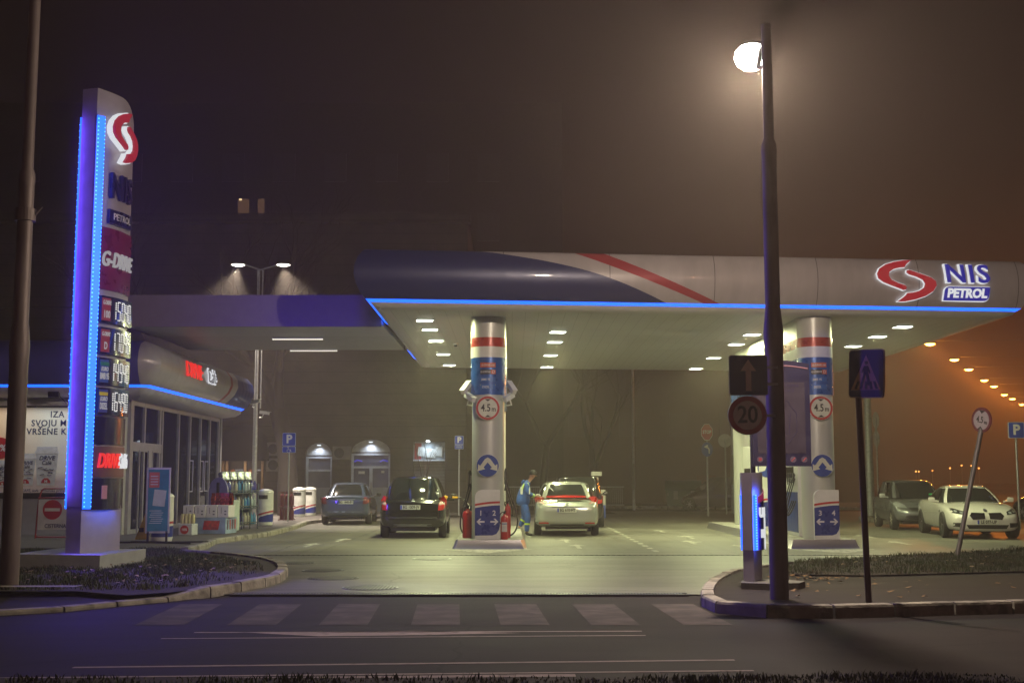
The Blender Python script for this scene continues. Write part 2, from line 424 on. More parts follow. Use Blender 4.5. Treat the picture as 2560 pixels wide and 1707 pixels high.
mb = MB(); rl = random.Random(9)
for i in range(260):
    if i < 150: x, y = rl.uniform(-7.5, -4.0), rl.uniform(16.6, 22)
    else: x, y = rl.uniform(5, 12), rl.uniform(19, 25)
    if not inpoly(x, y, LB if i < 150 else GB): continue
    a = rl.uniform(0, 6); s_ = rl.uniform(.02, .045); z0 = (.14 if i < 150 else .17)
    mb.add([(x+s_*math.cos(a+q), y+s_*math.sin(a+q), z0+rl.uniform(0, .03)) for q in (0, 1.4, 3, 4.5)], [(0, 1, 2, 3)])
tag(mb.build('leaf_litter', M('dead_leaf_pale', (.20, .15, .09), .8, var=.5)), 'pale dry leaves strewn over both grass beds', 'leaves', kind='stuff')
# ------------------------------------------------------------------ painted markings
PAINT = M('road_paint', (.50, .48, .42), .8, var=.25, scale=5, dirt=((.06, .055, .05), 9, .48, .75))
FADED = M('faded_paint', (.075, .064, .061), .9, var=.4, scale=3, spec=.2, dirt=((.05, .046, .045), 3.2, .48, .85))
def mark(name, polys, z, mat):
    mb = MB()
    for P in polys: mb.add([(x, y, z) for x, y in P], [tuple(range(len(P)))])
    o = mb.build(name, mat); o['kind'] = 'structure'; return o
cw = []
for i, x in enumerate((-4.0, -3.02, -2.05, -1.07, -.12, .84, 1.82)):
    cw.append([(x+.18*0, 13.3), (x+.52, 13.3), (x+.42+.0, 15.5), (x-.10, 15.5)])
mark('crosswalk_marking', cw, -.009, FADED)
ln = []
def line(x0, x1, y, t, dy=0): ln.append([(x0, y), (x1, y+dy), (x1, y+dy+t), (x0, y+t)])
line(-3.2, 1.32, 12.62, .06, .12); line(-3.4, 1.32, 12.15, .05, .25); line(-3.6, 1.9, 10.30, .07, .42); line(-4.3, 1.95, 9.74, .06, .40)
ln.append([(-2.6, 12.62), (-1.9, 12.35), (-.9, 12.45), (.1, 12.62), (-1.0, 12.78)])
ln.append([(-2.7, 9.72), (.5, 9.86), (.5, 10.0), (-2.7, 9.78)])
mark('lane_marking', ln, -.009, M('lane_paint', (.30, .25, .24), .85, var=.2, spec=.2, dirt=((.06, .05, .05), 5, .56, .6)))
fm = []
for i in range(15):
    y = 26.4+i*1.02
    if i % 1 == 0: fm.append([(3.0, y), (3.12, y), (3.12, y+.5), (3.0, y+.5)])
def arrow(x, y, s=1, up=True, hook=0):
    """narrow forecourt arrow"""
    fm.append([(x-.05, y), (x+.05, y), (x+.05, y+1.1*s), (x-.05, y+1.1*s)])
    fm.append([(x-.22, y+1.1*s), (x+.22, y+1.1*s), (x, y+1.7*s)])
    if hook: fm.append([(x+.05, y+.7), (x+hook, y+1.0), (x+hook, y+1.2), (x+.05, y+.95)])
for x, y, hk in ((-4.7, 28.2, 0), (-4.3, 30.6, 0), (1.5, 27.6, 0), (1.35, 30.2, 0), (4.35, 29.5, .3), (4.7, 32.3, -.3), (4.4, 36, 0), (9.35, 29.2, 0), (9.5, 32.6, 0), (9.3, 36.5, 0), (5.2, 27.5, 0)): arrow(x, y, 1, True, hk)
for cx_ in (-.52, 6.95): fm.append([(cx_-1.0, 27.3), (cx_, 25.9), (cx_+1.0, 27.3)])
mark('forecourt_marking', fm, .004, PAINT)
mark('crack_line', [[(8.0, 38), (11.0, 29.5), (12.3, 27.3), (12.4, 27.3), (11.05, 29.6), (8.06, 38.1)]], .005, DARKM)
# drainage slots
mb = MB(); mb.box((8, 25.24, -.003), (34, .035, .012))
for i in range(300):
    x = -6.2+i*.11
    if x < 14: mb.box((x, 25.24, .004), (.05, .05, .006))
struct('drain_slot', mb, DARKM)
mb = MB(); mg = MB(); mg.box((-.7, 16.72, -.006), (6.1, .2, .008))
for i in range(150):
    x = -3.7+i*.04; mb.box((x, 16.72, .004), (.018, .16, .01))
mb.box((-.7, 16.83, .004), (6.1, .02, .012)); mb.box((-.7, 16.61, .004), (6.1, .02, .012))
struct('drain_channel', mg, BLACK); struct('drain_grating', mb, GREYM)
def cover(px, py, r, lab, slots=True):
    x, y = G(px, py); t = thing('drain_cover', lab, 'drain cover', (x, y, 0))
    MB().prism(circ(0, 0, r), -.003, .004).build('rim', GREYM, t)
    m2 = MB()
    if slots:
        for k in range(-7, 8):
            q = k*r/8; hw = math.sqrt(max(0, r*r*.85-q*q)); m2.box((q, 0, .006), (r/16, 2*hw, .006))
    else: m2.prism(circ(0, 0, r*.86), .004, .007)
    m2.build('grille', BLACK, t)
cover(1080, 1396, .38, 'round solid manhole cover nearest the left pump island', False)
cover(808, 1425, .36, 'round manhole cover, third from the front in the row by the kerb tip', False)
cover(742, 1407, .33, 'round drain cover farthest back in the row by the kerb tip')
cover(832, 1444, .40, 'round slotted drain grate, second from the front in the row by the kerb tip')
cover(926, 1468, .40, 'round slotted drain grate closest to the zebra crossing')

# ------------------------------------------------------------------ fascia helper
CZ = 5.33
def fprof(z0, s=1, h=1.18): return [(.02*s, z0+.08), (.13*s, z0+.20), (.22*s, z0+.40), (.265*s, z0+.60), (.25*s, z0+.80), (.19*s, z0+.98), (.10*s, z0+1.12), (.05*s, z0+h-.01), (-.3*s, z0+h), (-.9*s, z0+h-.1)]
def livery(name, base, zlo, h, blue_at, mirror=False, blue_fn=None):
    """white/grey cladding carrying a blue field, white band and red stripe"""
    m = M(name, base, .36, .1, var=.08, scale=1.2, coat=.3, stretch=(3, 3, .5), dirt=((.36, .33, .33), 1.3, .52, .22)); m = m.copy(); m.name = name+'_livery'
    nt = m.node_tree; b = nt.nodes['Principled BSDF']; tc = nt.nodes.new('ShaderNodeTexCoord'); sx = nt.nodes.new('ShaderNodeSeparateXYZ')
    nt.links.new(tc.outputs['Object'], sx.inputs[0]); x = E(nt, sx.outputs[0]); z = E(nt, sx.outputs[2]); y = E(nt, sx.outputs[1])
    old = b.inputs['Base Color'].links[0].from_socket
    t = (z-zlo)*(1/h); c1 = blue_fn(x, y, t)
    colr = old
    for cond, cc in c1: colr = mixc(nt, cond, colr, cc)
    nt.links.new(colr, b.inputs['Base Color']); return m
NB = (.010, .017, .10); NR = (.34, .014, .03)
def main_liv(x, y, t):
    xb = 3.45-2.6*t-1.6*(t**4)
    rl_ = 4.3-2.95*t; rr_ = rl_+.36+.3*t
    seam = ((x+.2).mod(2.35)) < .018
    front = y < 28.6
    return [(seam*.8, (.06, .06, .06)), ((x > rl_)*(x < rr_)*front, NR), ((x < xb), NB)]
CAN = [(-3.15, 41.35), (-3.15, 26.8), (-3.15, 26.50), (-2.9, 26.525), (11.3, 28.02), (11.66, 28.06), (11.66, 28.4), (11.66, 43.1), (-3.15, 41.35)]
can = thing('filling_station_canopy', 'huge flat canopy with curved white and blue fascia edged by a glowing blue strip', 'canopy', (0, 0, 0))
path = CAN[:-1]
cen = [(p[0], p[1]) for p in path]
# travel order gives outward on the right -> left side going toward the camera has outward = -x
MB().sweep(cen, fprof(CZ), closed=True).build('fascia', livery('canopy_cladding', (.43, .39, .40), CZ+.08, 1.1, 0, blue_fn=main_liv), can, smooth=50)
MB().sweep([cen[7], cen[0]], [(.0, CZ)], cap=False)
ledp = [(.03, CZ+.085), (-.07, CZ+.03)]
def ledrun(pth, z0, mat=LEDB, pr=None): return MB().sweep(pth, pr or [(.03, z0+.085), (-.06, z0+.025)], cap=False)
ledrun([(-3.15, 30.6)]+cen[1:7], CZ).build('led_strip', LEDB, can)
ledrun([(-3.15, 39.6), (-3.15, 37.0)], CZ).build('led_strip', LEDB, can)
MB().sweep(cen, [(-.065, CZ+.022), (-.12, CZ-.05), (-.25, CZ-.085), (-.45, CZ-.09)], closed=True, cap=False).build('soffit_edge', CLAD, can, smooth=60)
SOFF = M('soffit_panels', (.58, .59, .56), .42, .25, var=.05, scale=1)
nt = SOFF.node_tree; b = nt.nodes['Principled BSDF']; tc = nt.nodes.new('ShaderNodeTexCoord'); sx = nt.nodes.new('ShaderNodeSeparateXYZ'); nt.links.new(tc.outputs['Object'], sx.inputs[0])
x_ = E(nt, sx.outputs[0]); y_ = E(nt, sx.outputs[1])
seam = _clamp(nt, (x_.mod(.30) < .012)+((y_+.4).mod(3.6) < .015))
nt.links.new(mixc(nt, E(nt, seam)*.35, b.inputs['Base Color'].links[0].from_socket, (.12, .12, .12)), b.inputs['Base Color'])
mb = MB(); ip = [(-2.72, 40.9), (-2.72, 26.96), (11.2, 28.5), (11.2, 42.6)]
mb.add([(x, y, CZ-.088) for x, y in ip], [(0, 1, 2, 3)]); mb.build('soffit', SOFF, can)
mb = MB(); mb.add([(x, y, CZ+1.0) for x, y in ((-2.5, 41), (-2.5, 27.2), (11, 28.8), (11, 42.4))], [(0, 3, 2, 1)]); mb.build('roof_deck', GREYM, can)
lamp('AREA', 'strip_light', (4.2, 27.1, CZ-.02), 45, (.02, .10, 1), can, 14.2, .05, rot=(R(-30), 0, .104))
# logo and name on the fascia: follow the fascia line and curve
fd = (Vector(cen[4])-Vector(cen[3])).normalized(); fn_ = Vector((fd.y, -fd.x))
def FAS(px, zc, s=1, o0=.25):
    # centre at the x where the photograph has it
    X0 = px; base = Vector(cen[3])+fd*((X0-cen[3][0])/fd.x)
    def f(u, v, w_):
        z = zc+v*s; pr = fprof(CZ); bow = pr[0][0]
        for (o1, z1), (o2, z2) in zip(pr, pr[1:]):
            if z1 <= z <= z2: bow = o1+(o2-o1)*(z-z1)/(z2-z1)
        p = base+fd*u*s+fn_*(bow+.02+w_); return (p.x, p.y, z)
    return f
S1 = [(1585, 270), (1530, 272), (1460, 285), (1390, 308), (1340, 340), (1318, 378), (1325, 410), (1360, 436), (1420, 458), (1470, 474), (1508, 488), (1524, 484), (1528, 468), (1512, 455), (1460, 440), (1415, 418), (1399, 392), (1405, 365), (1440, 342), (1485, 330), (1524, 326), (1532, 312), (1545, 300), (1565, 285)]
S1 = [((x-1530)/455., -(y-417)/455.) for x, y in S1]; S2 = [(-x, -y) for x, y in S1]
def offs(poly, d):
    P = [Vector(p) for p in poly]; n = len(P); area = sum(P[i].cross(P[(i+1) % n]) for i in range(n)); sg = 1 if area > 0 else -1; out = []
    for i in range(n):
        a = (P[i]-P[i-1]).normalized(); b_ = (P[(i+1) % n]-P[i]).normalized()
        m_ = (Vector((a.y, -a.x))+Vector((b_.y, -b_.x))); m_ = m_.normalized() if m_.length > .3 else Vector((a.y, -a.x)); out.append(tuple(P[i]+m_*d*sg))
    return out
lg = FAS(8.86, CZ+.655, 1.48)
a_, b_ = MB(), MB()
for q in (S1, S2):
    a_.prism(offs(q, .011), 0, .05, lg); b_.prism(q, .05, .085, lg)
sg_ = thing('emblem_sign', 'red S-shaped emblem outlined in white light on the canopy fascia', 'sign', (0, 0, 0))
a_.build('glowing_edge', SIGNW, sg_); b_.build('red_face', EM('emblem_red', (.65, .01, .03), .55), sg_)
ng = thing('name_sign', 'blue backlit letters NIS over a PETROL plate on the canopy fascia', 'sign', (0, 0, 0))
tf = FAS(10.28, CZ+.80); a_, b_ = MB(), MB()
a_.text('NIS', .60, tf, .06, .026, width=1.08, spacing=1.14); b_.text('NIS', .60, lambda u, v, w_: tf(u+.010, v, w_+.065), .03, .010, width=1.08, spacing=1.14)
pf = FAS(10.28, CZ+.365); PP = rrect(0, 0, 1.06, .30, .1, which=(0, 1, 0, 1))
a_.prism(offs(PP, .018), 0, .05, pf); b_.prism(PP, .05, .08, pf)
SBL = EM('backlit_blue', (.02, .02, .55), .55)
a_.build('glowing_edge', SIGNW, ng); b_.build('blue_face', SBL, ng)
MB().text('PETROL', .265, lambda u, v, w_: pf(u, v, w_+.085), .012, .012, width=1.0, spacing=1.0).build('plate_lettering', SIGNW, ng)

# recessed lights
LPAN = EM('lamp_panel', (.93, 1, .80), 9)
GREENW = (.95, 1.0, .50)
rows = [(-2.05, [28.7, 30.5, 33.0, 36.6, 40.1]), (1.16, [31.0, 33.3, 36.9, 40.8]), (6.2, [31.6, 33.85, 37.7, 41.4]), (9.57, [29.95, 32.05, 34.35])]
k = 0; nm = ('first', 'second', 'third', 'fourth', 'fifth')
for ri, (x, ys) in enumerate(rows):
    for i, y in enumerate(ys):
        t = thing('canopy_light', 'square recessed canopy light, %s from the front in the %s row from the left' % (nm[i], nm[ri]), 'ceiling light', (x, y, CZ-.09), .11, 'recessed lights in the canopy ceiling')
        MB().box((0, 0, -.008), (.44, .40, .02), bev=.006).build('frame', WHITE, t)
        MB().box((0, 0, -.022), (.37, .33, .012)).build('diffuser', LPAN, t)
        lamp('AREA', 'light', (0, 0, -.04), 195 if i or ri else 175, GREENW, t, .34, .30)
for x, y in ((2.3, 35.4), (4.2, 36.0), (7.9, 38.0)):
    pass
t = thing('dome_camera', 'small white dome camera hanging from the canopy ceiling left of the column', 'camera', (-1.55, 33.6, CZ-.09))
MB().lathe([(.07, 0), (.07, -.05), (.055, -.06)]).build('housing', WHITE, t); MB().lathe([(.05, -.06), (.045, -.09), (.02, -.105), (0, -.108)]).build('dome', BLACKG, t)

# ------------------------------------------------------------------ columns and pump islands
COLM = M('column_aluminium', (.56, .57, .53), .38, .2, var=.06, scale=1.5, stretch=(1, 1, .1))
def column(x, y0, y1, lab, rear):
    t = thing('canopy_column', lab, 'column', (x, y0, .0))
    def ring(r, yb, z): # pill plan: front half circle, back half circle at yb
        P = []
        for i in range(17): a = PI+PI*i/16; P.append((r*math.cos(a), r+r*math.sin(a), z))
        for i in range(17): a = PI*i/16; P.append((r*math.cos(a), yb-r+r*math.sin(a), z))
        return P
    MB().loft([ring(.37, .78, .15), ring(.37, .78, 2.9+.55)]).build('shaft', COLM, t, smooth=50)
    r = .405
    def band(nm_, z0, z1, mat, rr=r): return MB().loft([ring(rr, y1-y0, z0), ring(rr, y1-y0, z1)]).build(nm_, mat, t, smooth=50)
    band('blue_band', 3.44, 4.30, M('band_blue', (.012, .09, .36), .3, .2, coat=.4))
    band('lower_white_band', 4.30, 4.55, WHITE); band('red_band', 4.55, 4.76, M('band_red', (.42, .03, .015), .3, .1, coat=.4)); band('upper_band', 4.76, CZ-.088, COLM)
    if rear:
        MB().loft([[(p[0], p[1]+y1-y0-.78, p[2]) for p in ring(.37, .78, z)] for z in (.15, 3.45)]).build('rear_shaft', COLM, t, smooth=50)
    def W(zc, s=1, o=0):
        def f(u, v, w_):
            u *= s; a = u/r; return (r*math.sin(a)*(1+(w_+o)/r), r-r*math.cos(a)*(1+(w_+o)/r), zc+v*s)
        return f
    # fuel names
    pl = [(4.12, 'G-DRIVE 100', (.55, .10, .04), None), (3.96, 'G-DRIVE', (.02, .02, .02), (.55, .10, .04)), (3.79, 'BMB 95', (.02, .13, .42), None), (3.62, 'DIZEL', (.02, .13, .42), (.6, .6, .02))]
    for zc, tx, c1, c2 in pl:
        f = W(zc); mb = MB()
        for i in range(6):
            u0 = -.18+.06*i; mb.prism([(u0, -.055), (u0+.06, -.055), (u0+.06, .055), (u0, .055)], 0, .006, f)
        fp = mb.build('fuel_name_plate', M('plate_'+tx, c1, .4), t)
        if c2 and tx == 'G-DRIVE':
            m2 = MB().prism([(.07, -.05), (.18, -.05), (.18, .05), (.07, .05)], .006, .010, f); m2.build('grade_patch', M('plate_or', c2), fp)
            MB().text('D', .10, lambda u, v, w_: f(u+.125, v, w_+.012), .004).build('lettering', WHITE, fp)
            MB().text(tx, .062, lambda u, v, w_: f(u-.06, v, w_+.010), .004, .001, shear=.2).build('lettering', WHITE, fp)
        else:
            if c2: MB().prism([(-.18, .035), (.18, .035), (.18, .052), (-.18, .052)], .006, .010, f).build('stripe', M('stripe_y', c2), fp)
            MB().text(tx, .06 if len(tx) > 8 else .07, lambda u, v, w_: f(u-(.0 if len(tx) > 8 else .05), v-.005, w_+.010), .004, .001, shear=.1, width=.9).build('lettering', WHITE, fp)
    # round signs are things of their own
    def disc(nm_, lab_, zc, R_, ringc, face, tilt=0):
        g = thing(nm_, lab_, 'sign', (x, y0-.035, zc))
        MB().prism(circ(0, 0, R_, 40), 0, .02, XZ(0, 0, 0)).build('rim', WHITE, g)
        MB().prism(circ(0, 0, R_*.975, 40), .02, .024, XZ(0, 0, 0)).build('ring', ringc, g)
        return g
    side = 'left' if x < 3 else 'right'
    g = disc('height_limit_sign', 'red-ringed round sign reading 4.5m on the %s canopy column' % side, 3.13, .275, RED, None)
    MB().prism(circ(0, 0, .275*.80, 40), .024, .028, XZ(0, 0, 0)).build('face', M('sign_face', (.62, .63, .52), .4), g)
    mb = MB(); f = XZ(0, 0, 0)
    mb.text('4.5', .235, lambda u, v, w_: f(u-.045, v, w_+.029), .004, .004, width=.78); mb.text('m', .16, lambda u, v, w_: f(u+.135, v-.025, w_+.029), .004, .003, width=.8)
    mb.prism([(-.07, .205), (.07, .205), (0, .155)], .028, .033, f); mb.prism([(-.07, -.205), (0, -.155), (.07, -.205)], .028, .033, f); mb.build('lettering', BLACK, g)
    g = disc('lane_arrow_sign', 'round blue sign with a split white arrow on the %s canopy column' % side, 1.83, .255, BLUE, None)
    A = [(-.22, -.13), (-.22, .03), (-.17, -.01), (-.06, .14), (0, .175), (.06, .14), (.17, -.01), (.22, .03), (.22, -.13), (.055, -.085), (.095, -.05), (0, .065), (-.095, -.05), (-.055, -.085)]
    MB().prism([(a, b_+.01) for a, b_ in A], .024, .030, XZ(0, 0, 0)).build('arrow', M('sign_face', (.62, .63, .52)), g)
    return t
column(-.55, 28.05, 35.5, 'round aluminium canopy column with red and blue bands beside the black car', True)
column(7.02, 28.05, 37.5, 'aluminium canopy column with red and blue bands right of the tall lamp post', True)

def island(x, y0, ln_, lab):
    t = thing('pump_island', lab, 'pump island', (x, y0, 0))
    def ring(w_, e, z): # chamfered front
        return [(-w_*.92, -e, z), (w_*.92, -e, z), (w_, -e+.2, z), (w_, ln_, z), (-w_, ln_, z), (-w_, -e+.2, z)]
    MB().loft([ring(.83, .0, 0), ring(.80, -.05, .06), ring(.75, -.09, .19)], cap=False).build('steel_kerb', STEELK, t, smooth=25)
    MB().prism([(p[0], p[1]) for p in ring(.745, -.095, 0)], .05, .187).build('platform', CONC, t)
    return t
island(-.5, 27.45, 8.6, 'long pump island with a brushed steel kerb at the left canopy column')
island(6.95, 27.65, 11.5, 'long pump island with a brushed steel kerb at the right canopy column')

def liv_panel(c, nums, lab, w_=.56, z0=.2, z1=1.24):
    x, y = c; t = thing('pump_number_panel', lab, 'sign', (x, y, z0)); H_ = z1-z0
    f = XZ(0, 0, 0)
    MB().prism(rrect(0, H_/2+.02, w_, H_+.06, .16, which=(0, 1, 0, 0)), 0, .10, f).build('board', WHITE, t)
    P = []
    top = lambda u: H_*.70+.03*(u/w_*2)-.05*(u/w_)**2
    n = 10
    bl = [(-w_/2+w_*i/n, top(-w_/2+w_*i/n)) for i in range(n+1)]
    br = [(w_/2, .30), (w_/2-.02, .2), (w_/2-.08, .11), (w_/2-.17, .08)]
    MB().prism(bl[::-1]+[(-w_/2, .075)]+br[::-1], .10, .106, f).build('blue_field', M('panel_blue', (.012, .028, .22), .3, coat=.3), t)
    MB().prism([(u, v+.045) for u, v in bl]+[(u, v+.09) for u, v in bl[::-1]], .10, .106, f).build('red_stripe', RED, t)
    mb = MB()
    for s_, n_ in ((-1, nums[0]), (1, nums[1])):
        mb.text(n_, .16, lambda u, v, q: f(u+s_*.15-.0, v+H_*.545, q+.107), .005, .003)
        ar = [(-.095, 0), (-.025, .07), (.012, .07), (-.03, .018), (.085, .018), (.085, -.018), (-.03, -.018), (.012, -.07), (-.025, -.07)]
        mb.prism([(s_*.15+(u if s_ < 0 else -u), v+H_*.365) for u, v in (ar if s_ < 0 else ar[::-1])], .106, .112, f)
    mb.build('numbering', M('panel_lettering', (.65, .62, .68), .5), t); return t
liv_panel((-.55, 27.98), '12', 'blue and white board reading 1 2 with arrows on the left pump column')
liv_panel((7.06, 27.98), '34', 'blue and white board reading 3 4 with arrows on the right pump column')
liv_panel((6.85, 33.4), '34', 'blue board with arrows farther back on the right pump island, half behind the lamp post', z0=.2)
g = thing('lane_arrow_sign', 'round blue arrow sign farther back on the right island, cut off by the lamp post', 'sign', (6.85, 33.3, 1.83))
MB().prism(circ(0, 0, .26, 40), 0, .02, XZ(0, 0, 0)).build('rim', WHITE, g); MB().prism(circ(0, 0, .25, 40), .02, .026, XZ(0, 0, 0)).build('ring', BLUE, g)
MB().prism([(-.22, -.12), (-.22, .04), (-.06, .15), (0, .185), (.06, .15), (.22, .04), (.22, -.12), (.055, -.075), (0, .065), (-.055, -.075)], .026, .031, XZ(0, 0, 0)).build('arrow', WHITE, g)

def pump(x, y, lab, ln_=1.5, h=2.25, w_=.5):
    t = thing('fuel_dispenser', lab, 'fuel pump', (x, y, .19))
    MB().box((0, ln_/2, h/2), (w_, ln_, h), bev=.03).build('cabinet', WHITE, t, smooth=40)
    MB().box((0, ln_/2, h*.25), (w_+.02, ln_-.1, h*.42), bev=.01).build('lower_panel', M('pump_blue', (.012, .05, .28), .35), t)
    for s_ in (-1, 1):
        MB().box((s_*(w_/2+.012), ln_/2, h*.66), (.03, ln_*.5, .3), bev=.005).build('display', BLACKG, t)
        for k in range(4):
            yy = .12+k*.2
            nz = MB(); nz.tube([(s_*(w_/2+.05), yy, 1.45), (s_*(w_/2+.09), yy-.02, 1.33), (s_*(w_/2+.10), yy-.10, 1.22)], [.022, .028, .014], 8)
            nz.box((s_*(w_/2+.07), yy, 1.40), (.05, .045, .16), bev=.01)
            nz.build('nozzle', BLACK, t, smooth=50)
            if k < 3:
                pts = []
                for i in range(18):
                    q = i/17; pts.append((s_*(w_/2+.04+.22*math.sin(PI*q)), yy-.05*q, 1.35-1.15*math.sin(PI*q*.62)+(.55*q*q)))
                MB().tube(pts, .016, 7).build('hose', BLACK, t, smooth=60)
        MB().tube([(s_*(w_/2-.02), .02, .1), (s_*(w_/2-.02), .02, h)], .012, 6).build('edge_rail', GREYM, t)
    return t
pump(-.55, 29.1, 'white fuel dispenser behind the left canopy column with black hoses on both sides', w_=.62)
pump(6.98, 29.2, 'white fuel dispenser just behind the right canopy column with hanging black hoses', 1.6)
pump(6.9, 34.2, 'white fuel dispenser at the back of the right island seen under the notice board', 1.5)
# long hoses visible beside the left column
hp = thing('pump_hose', 'black fuel hose looping down right of the left pump column', 'hose', (-.55, 28.7, .19))
def bez(P, n=20):
    P = [Vector(p) for p in P]; out = []
    for i in range(n+1):
        t = i/n; Q = P[:]
        while len(Q) > 1: Q = [Q[j].lerp(Q[j+1], t) for j in range(len(Q)-1)]
        out.append(Q[0])
    return out
MB().tube(bez([(.42, 0, 1.5), (.36, 0, .95), (.92, -.1, .5), (.72, -.2, -.0), (.35, -.1, .02)]), .018, 8).build('hose_line', BLACK, hp, smooth=60)
for z in (1.55, 1.3, 1.15): MB().box((.40, 0, z-.02), (.05, .07, .12), bev=.01, ry=.2).build('nozzle_boot', BLACK, hp, smooth=40)
hq = thing('pump_hose', 'black fuel hose looping down left of the left pump column', 'hose', (-.55, 28.7, .19))
MB().tube(bez([(-.44, 0, 1.5), (-.38, 0, .9), (-.75, -.1, .5), (-.75, -.2, .05), (-.38, -.1, .03)]), .018, 8).build('hose_line', BLACK, hq, smooth=60)
for z in (1.5, 1.2): MB().box((-.41, 0, z-.02), (.05, .07, .12), bev=.01, ry=-.2).build('nozzle_boot', BLACK, hq, smooth=40)
hr = thing('filling_hose', 'fuel hose with a yellow nozzle filling the black car', 'hose', (0, 0, 0))
n0 = D(1136, 1243, 33.0); pm = D(1160, 1290, 30.5)
MB().tube(bez([n0+Vector((.05, 0, 0)), n0+Vector((.45, 0, .02)), n0+Vector((.55, -.8, -.5)), pm+Vector((.05, 0, 0)), (-.95, 29.4, .8)], 24), .016, 8).build('hose_line', BLACK, hr, smooth=60)
noz = MB().box(n0+Vector((-.24, 0, -.03)), (.09, .05, .15), ry=.35, bev=.012); noz.box(n0+Vector((.02, 0, .0)), (.15, .045, .05), bev=.01)
nb = noz.build('nozzle', YEL, hr, smooth=40); MB().box(n0+Vector((-.1, 0, -.06)), (.2, .045, .06), bev=.01).build('nozzle_grip', BLACK, nb, smooth=40)
MB().tube([n0+Vector((-.26, 0, -.05)), n0+Vector((-.36, 0, -.10))], .014, 8).build('spout', GREYM, nb)
# extinguishers
def exting(x, y, h, r, lab, labl=True):
    t = thing('fire_extinguisher', lab, 'fire extinguisher', (x, y, .19))
    MB().lathe([(r*.9, 0), (r, .02), (r, h*.82), (r*.8, h*.9), (r*.35, h*.95), (r*.3, h)], 20).build('cylinder', RED, t, smooth=50)
    m2 = MB().cyl((0, 0, h), (0, 0, h+.05), .025); m2.box((.02, -.03, h+.06), (.035, .16, .03)); m2.tube(bez([(0, -.02, h+.04), (-r*1.4, -.05, h+.08), (-r*1.7, -.02, h-.15), (-r*.9, -r*.5, h-.22)]), .010, 7)
    m2.build('valve_and_hose', BLACK, t)
    if labl:
        P = []
        n = 6; vs = []
        for i in range(n+1):
            a = -PI/2-.75+1.5*i/n; vs += [(math.cos(a)*(r+.003), math.sin(a)*(r+.003), h*.3), (math.cos(a)*(r+.003), math.sin(a)*(r+.003), h*.68)]
        MB().add(vs, [(2*i, 2*i+2, 2*i+3, 2*i+1) for i in range(n)]).build('label', M('paper', (.6, .6, .58), .6), t)
        vs = [(v[0]*1.006, v[1]*1.006, h*.60 if k % 2 == 0 else h*.635) for k, v in enumerate(vs)]
        MB().add(vs, [(2*i, 2*i+2, 2*i+3, 2*i+1) for i in range(n)]).build('label_band', BLUE, t)
    return t
exting(-.17, 27.92, .56, .085, 'red fire extinguisher with white label right of board 1 2')
exting(-.10, 28.6, .78, .07, 'taller red fire extinguisher partly behind the labelled one', False)
exting(-1.02, 28.6, .66, .12, 'large red fire extinguisher without label left of the left pump column', False)
# CCTV on left column
def cctv(p, rz, rx, lab, side):
    t = thing('security_camera', lab, 'camera', p, rz)
    MB().box((0, -.02, .0), (.11, .36, .10), rx=rx, bev=.015).build('body', WHITE, t, smooth=40)
    MB().box((0, -.05, .06), (.13, .40, .012), rx=rx).build('sunshield', WHITE, t)
    MB().tube([(0, .02, -.05), (0, .08, -.16), (side*.16, .12, -.17)], .018, 8).build('bracket', WHITE, t)
cctv((-1.05, 28.25, 3.60), R(-28), R(38), 'white security camera, upper one left of the left column', 1)
cctv((-.02, 28.25, 3.60), R(28), R(38), 'white security camera, upper one right of the left column', -1)
cctv((-.98, 28.2, 3.38), R(35), R(22), 'white security camera, lower one left of the left column', 1)
cctv((-.06, 28.2, 3.38), R(-35), R(22), 'white security camera, lower one right of the left column', -1)
# ------------------------------------------------------------------ tall price sign
TOT = thing('price_totem', 'tall curved price pylon with glowing blue edge strips and lit fuel prices', 'price sign', (-7.17, 20.35, .32), R(74))
# local: +x runs along the broad face (away from camera), -y is the broad face seen on the right
LW, TH = 1.10, .28
TOTM = M('totem_cladding', (.36, .33, .35), .35, .2, var=.06, coat=.3)
def tface(u):                       # half thickness of the lens plan at u
    q = max(0, min(1, u/LW)); return .145+.09*math.sin(PI*q)
HT = 7.80
def tring(z, u1=LW, u0=0, ex=0, n=14):
    P = [(u0+(u1-u0)*i/n, -tface(u0+(u1-u0)*i/n)-ex, z) for i in range(n+1)]
    return P+[(u0+(u1-u0)*(n-i)/n, tface(u0+(u1-u0)*(n-i)/n)+ex, z) for i in range(n+1)]
MB().prism([(0, -.14), (LW*.93, -.20), (LW*.93, .20), (0, .14)], 0, .76).build('base', TOTM, TOT)
rg = [tring(.71), tring(HT-.42)]
for i in range(1, 9):
    a = PI/2*i/8; rg.append(tring(HT-.42+.42*math.sin(a), LW-.5*(1-math.cos(a))))
MB().loft(rg).build('body', TOTM, TOT, smooth=40)
def TF(uc, zc, s=1, o=.0):          # on the right-hand broad face; text u increases away from camera
    def f(u, v, w_):
        x = uc+u*s; return (x, -tface(x)-w_-o-.003, zc+v*s)
    return f
def band_(u0, u1, z0, z1, o0, o1, mat, name, par, n=10):
    f = TF(0, 0); mb = MB()
    rings = []
    for i in range(n+1):
        u = u0+(u1-u0)*i/n; rings.append([f(u, z0, o0), f(u, z1, o0), f(u, z1, o1), f(u, z0, o1)])
    return mb.loft(rings).build(name, mat, par, smooth=40)
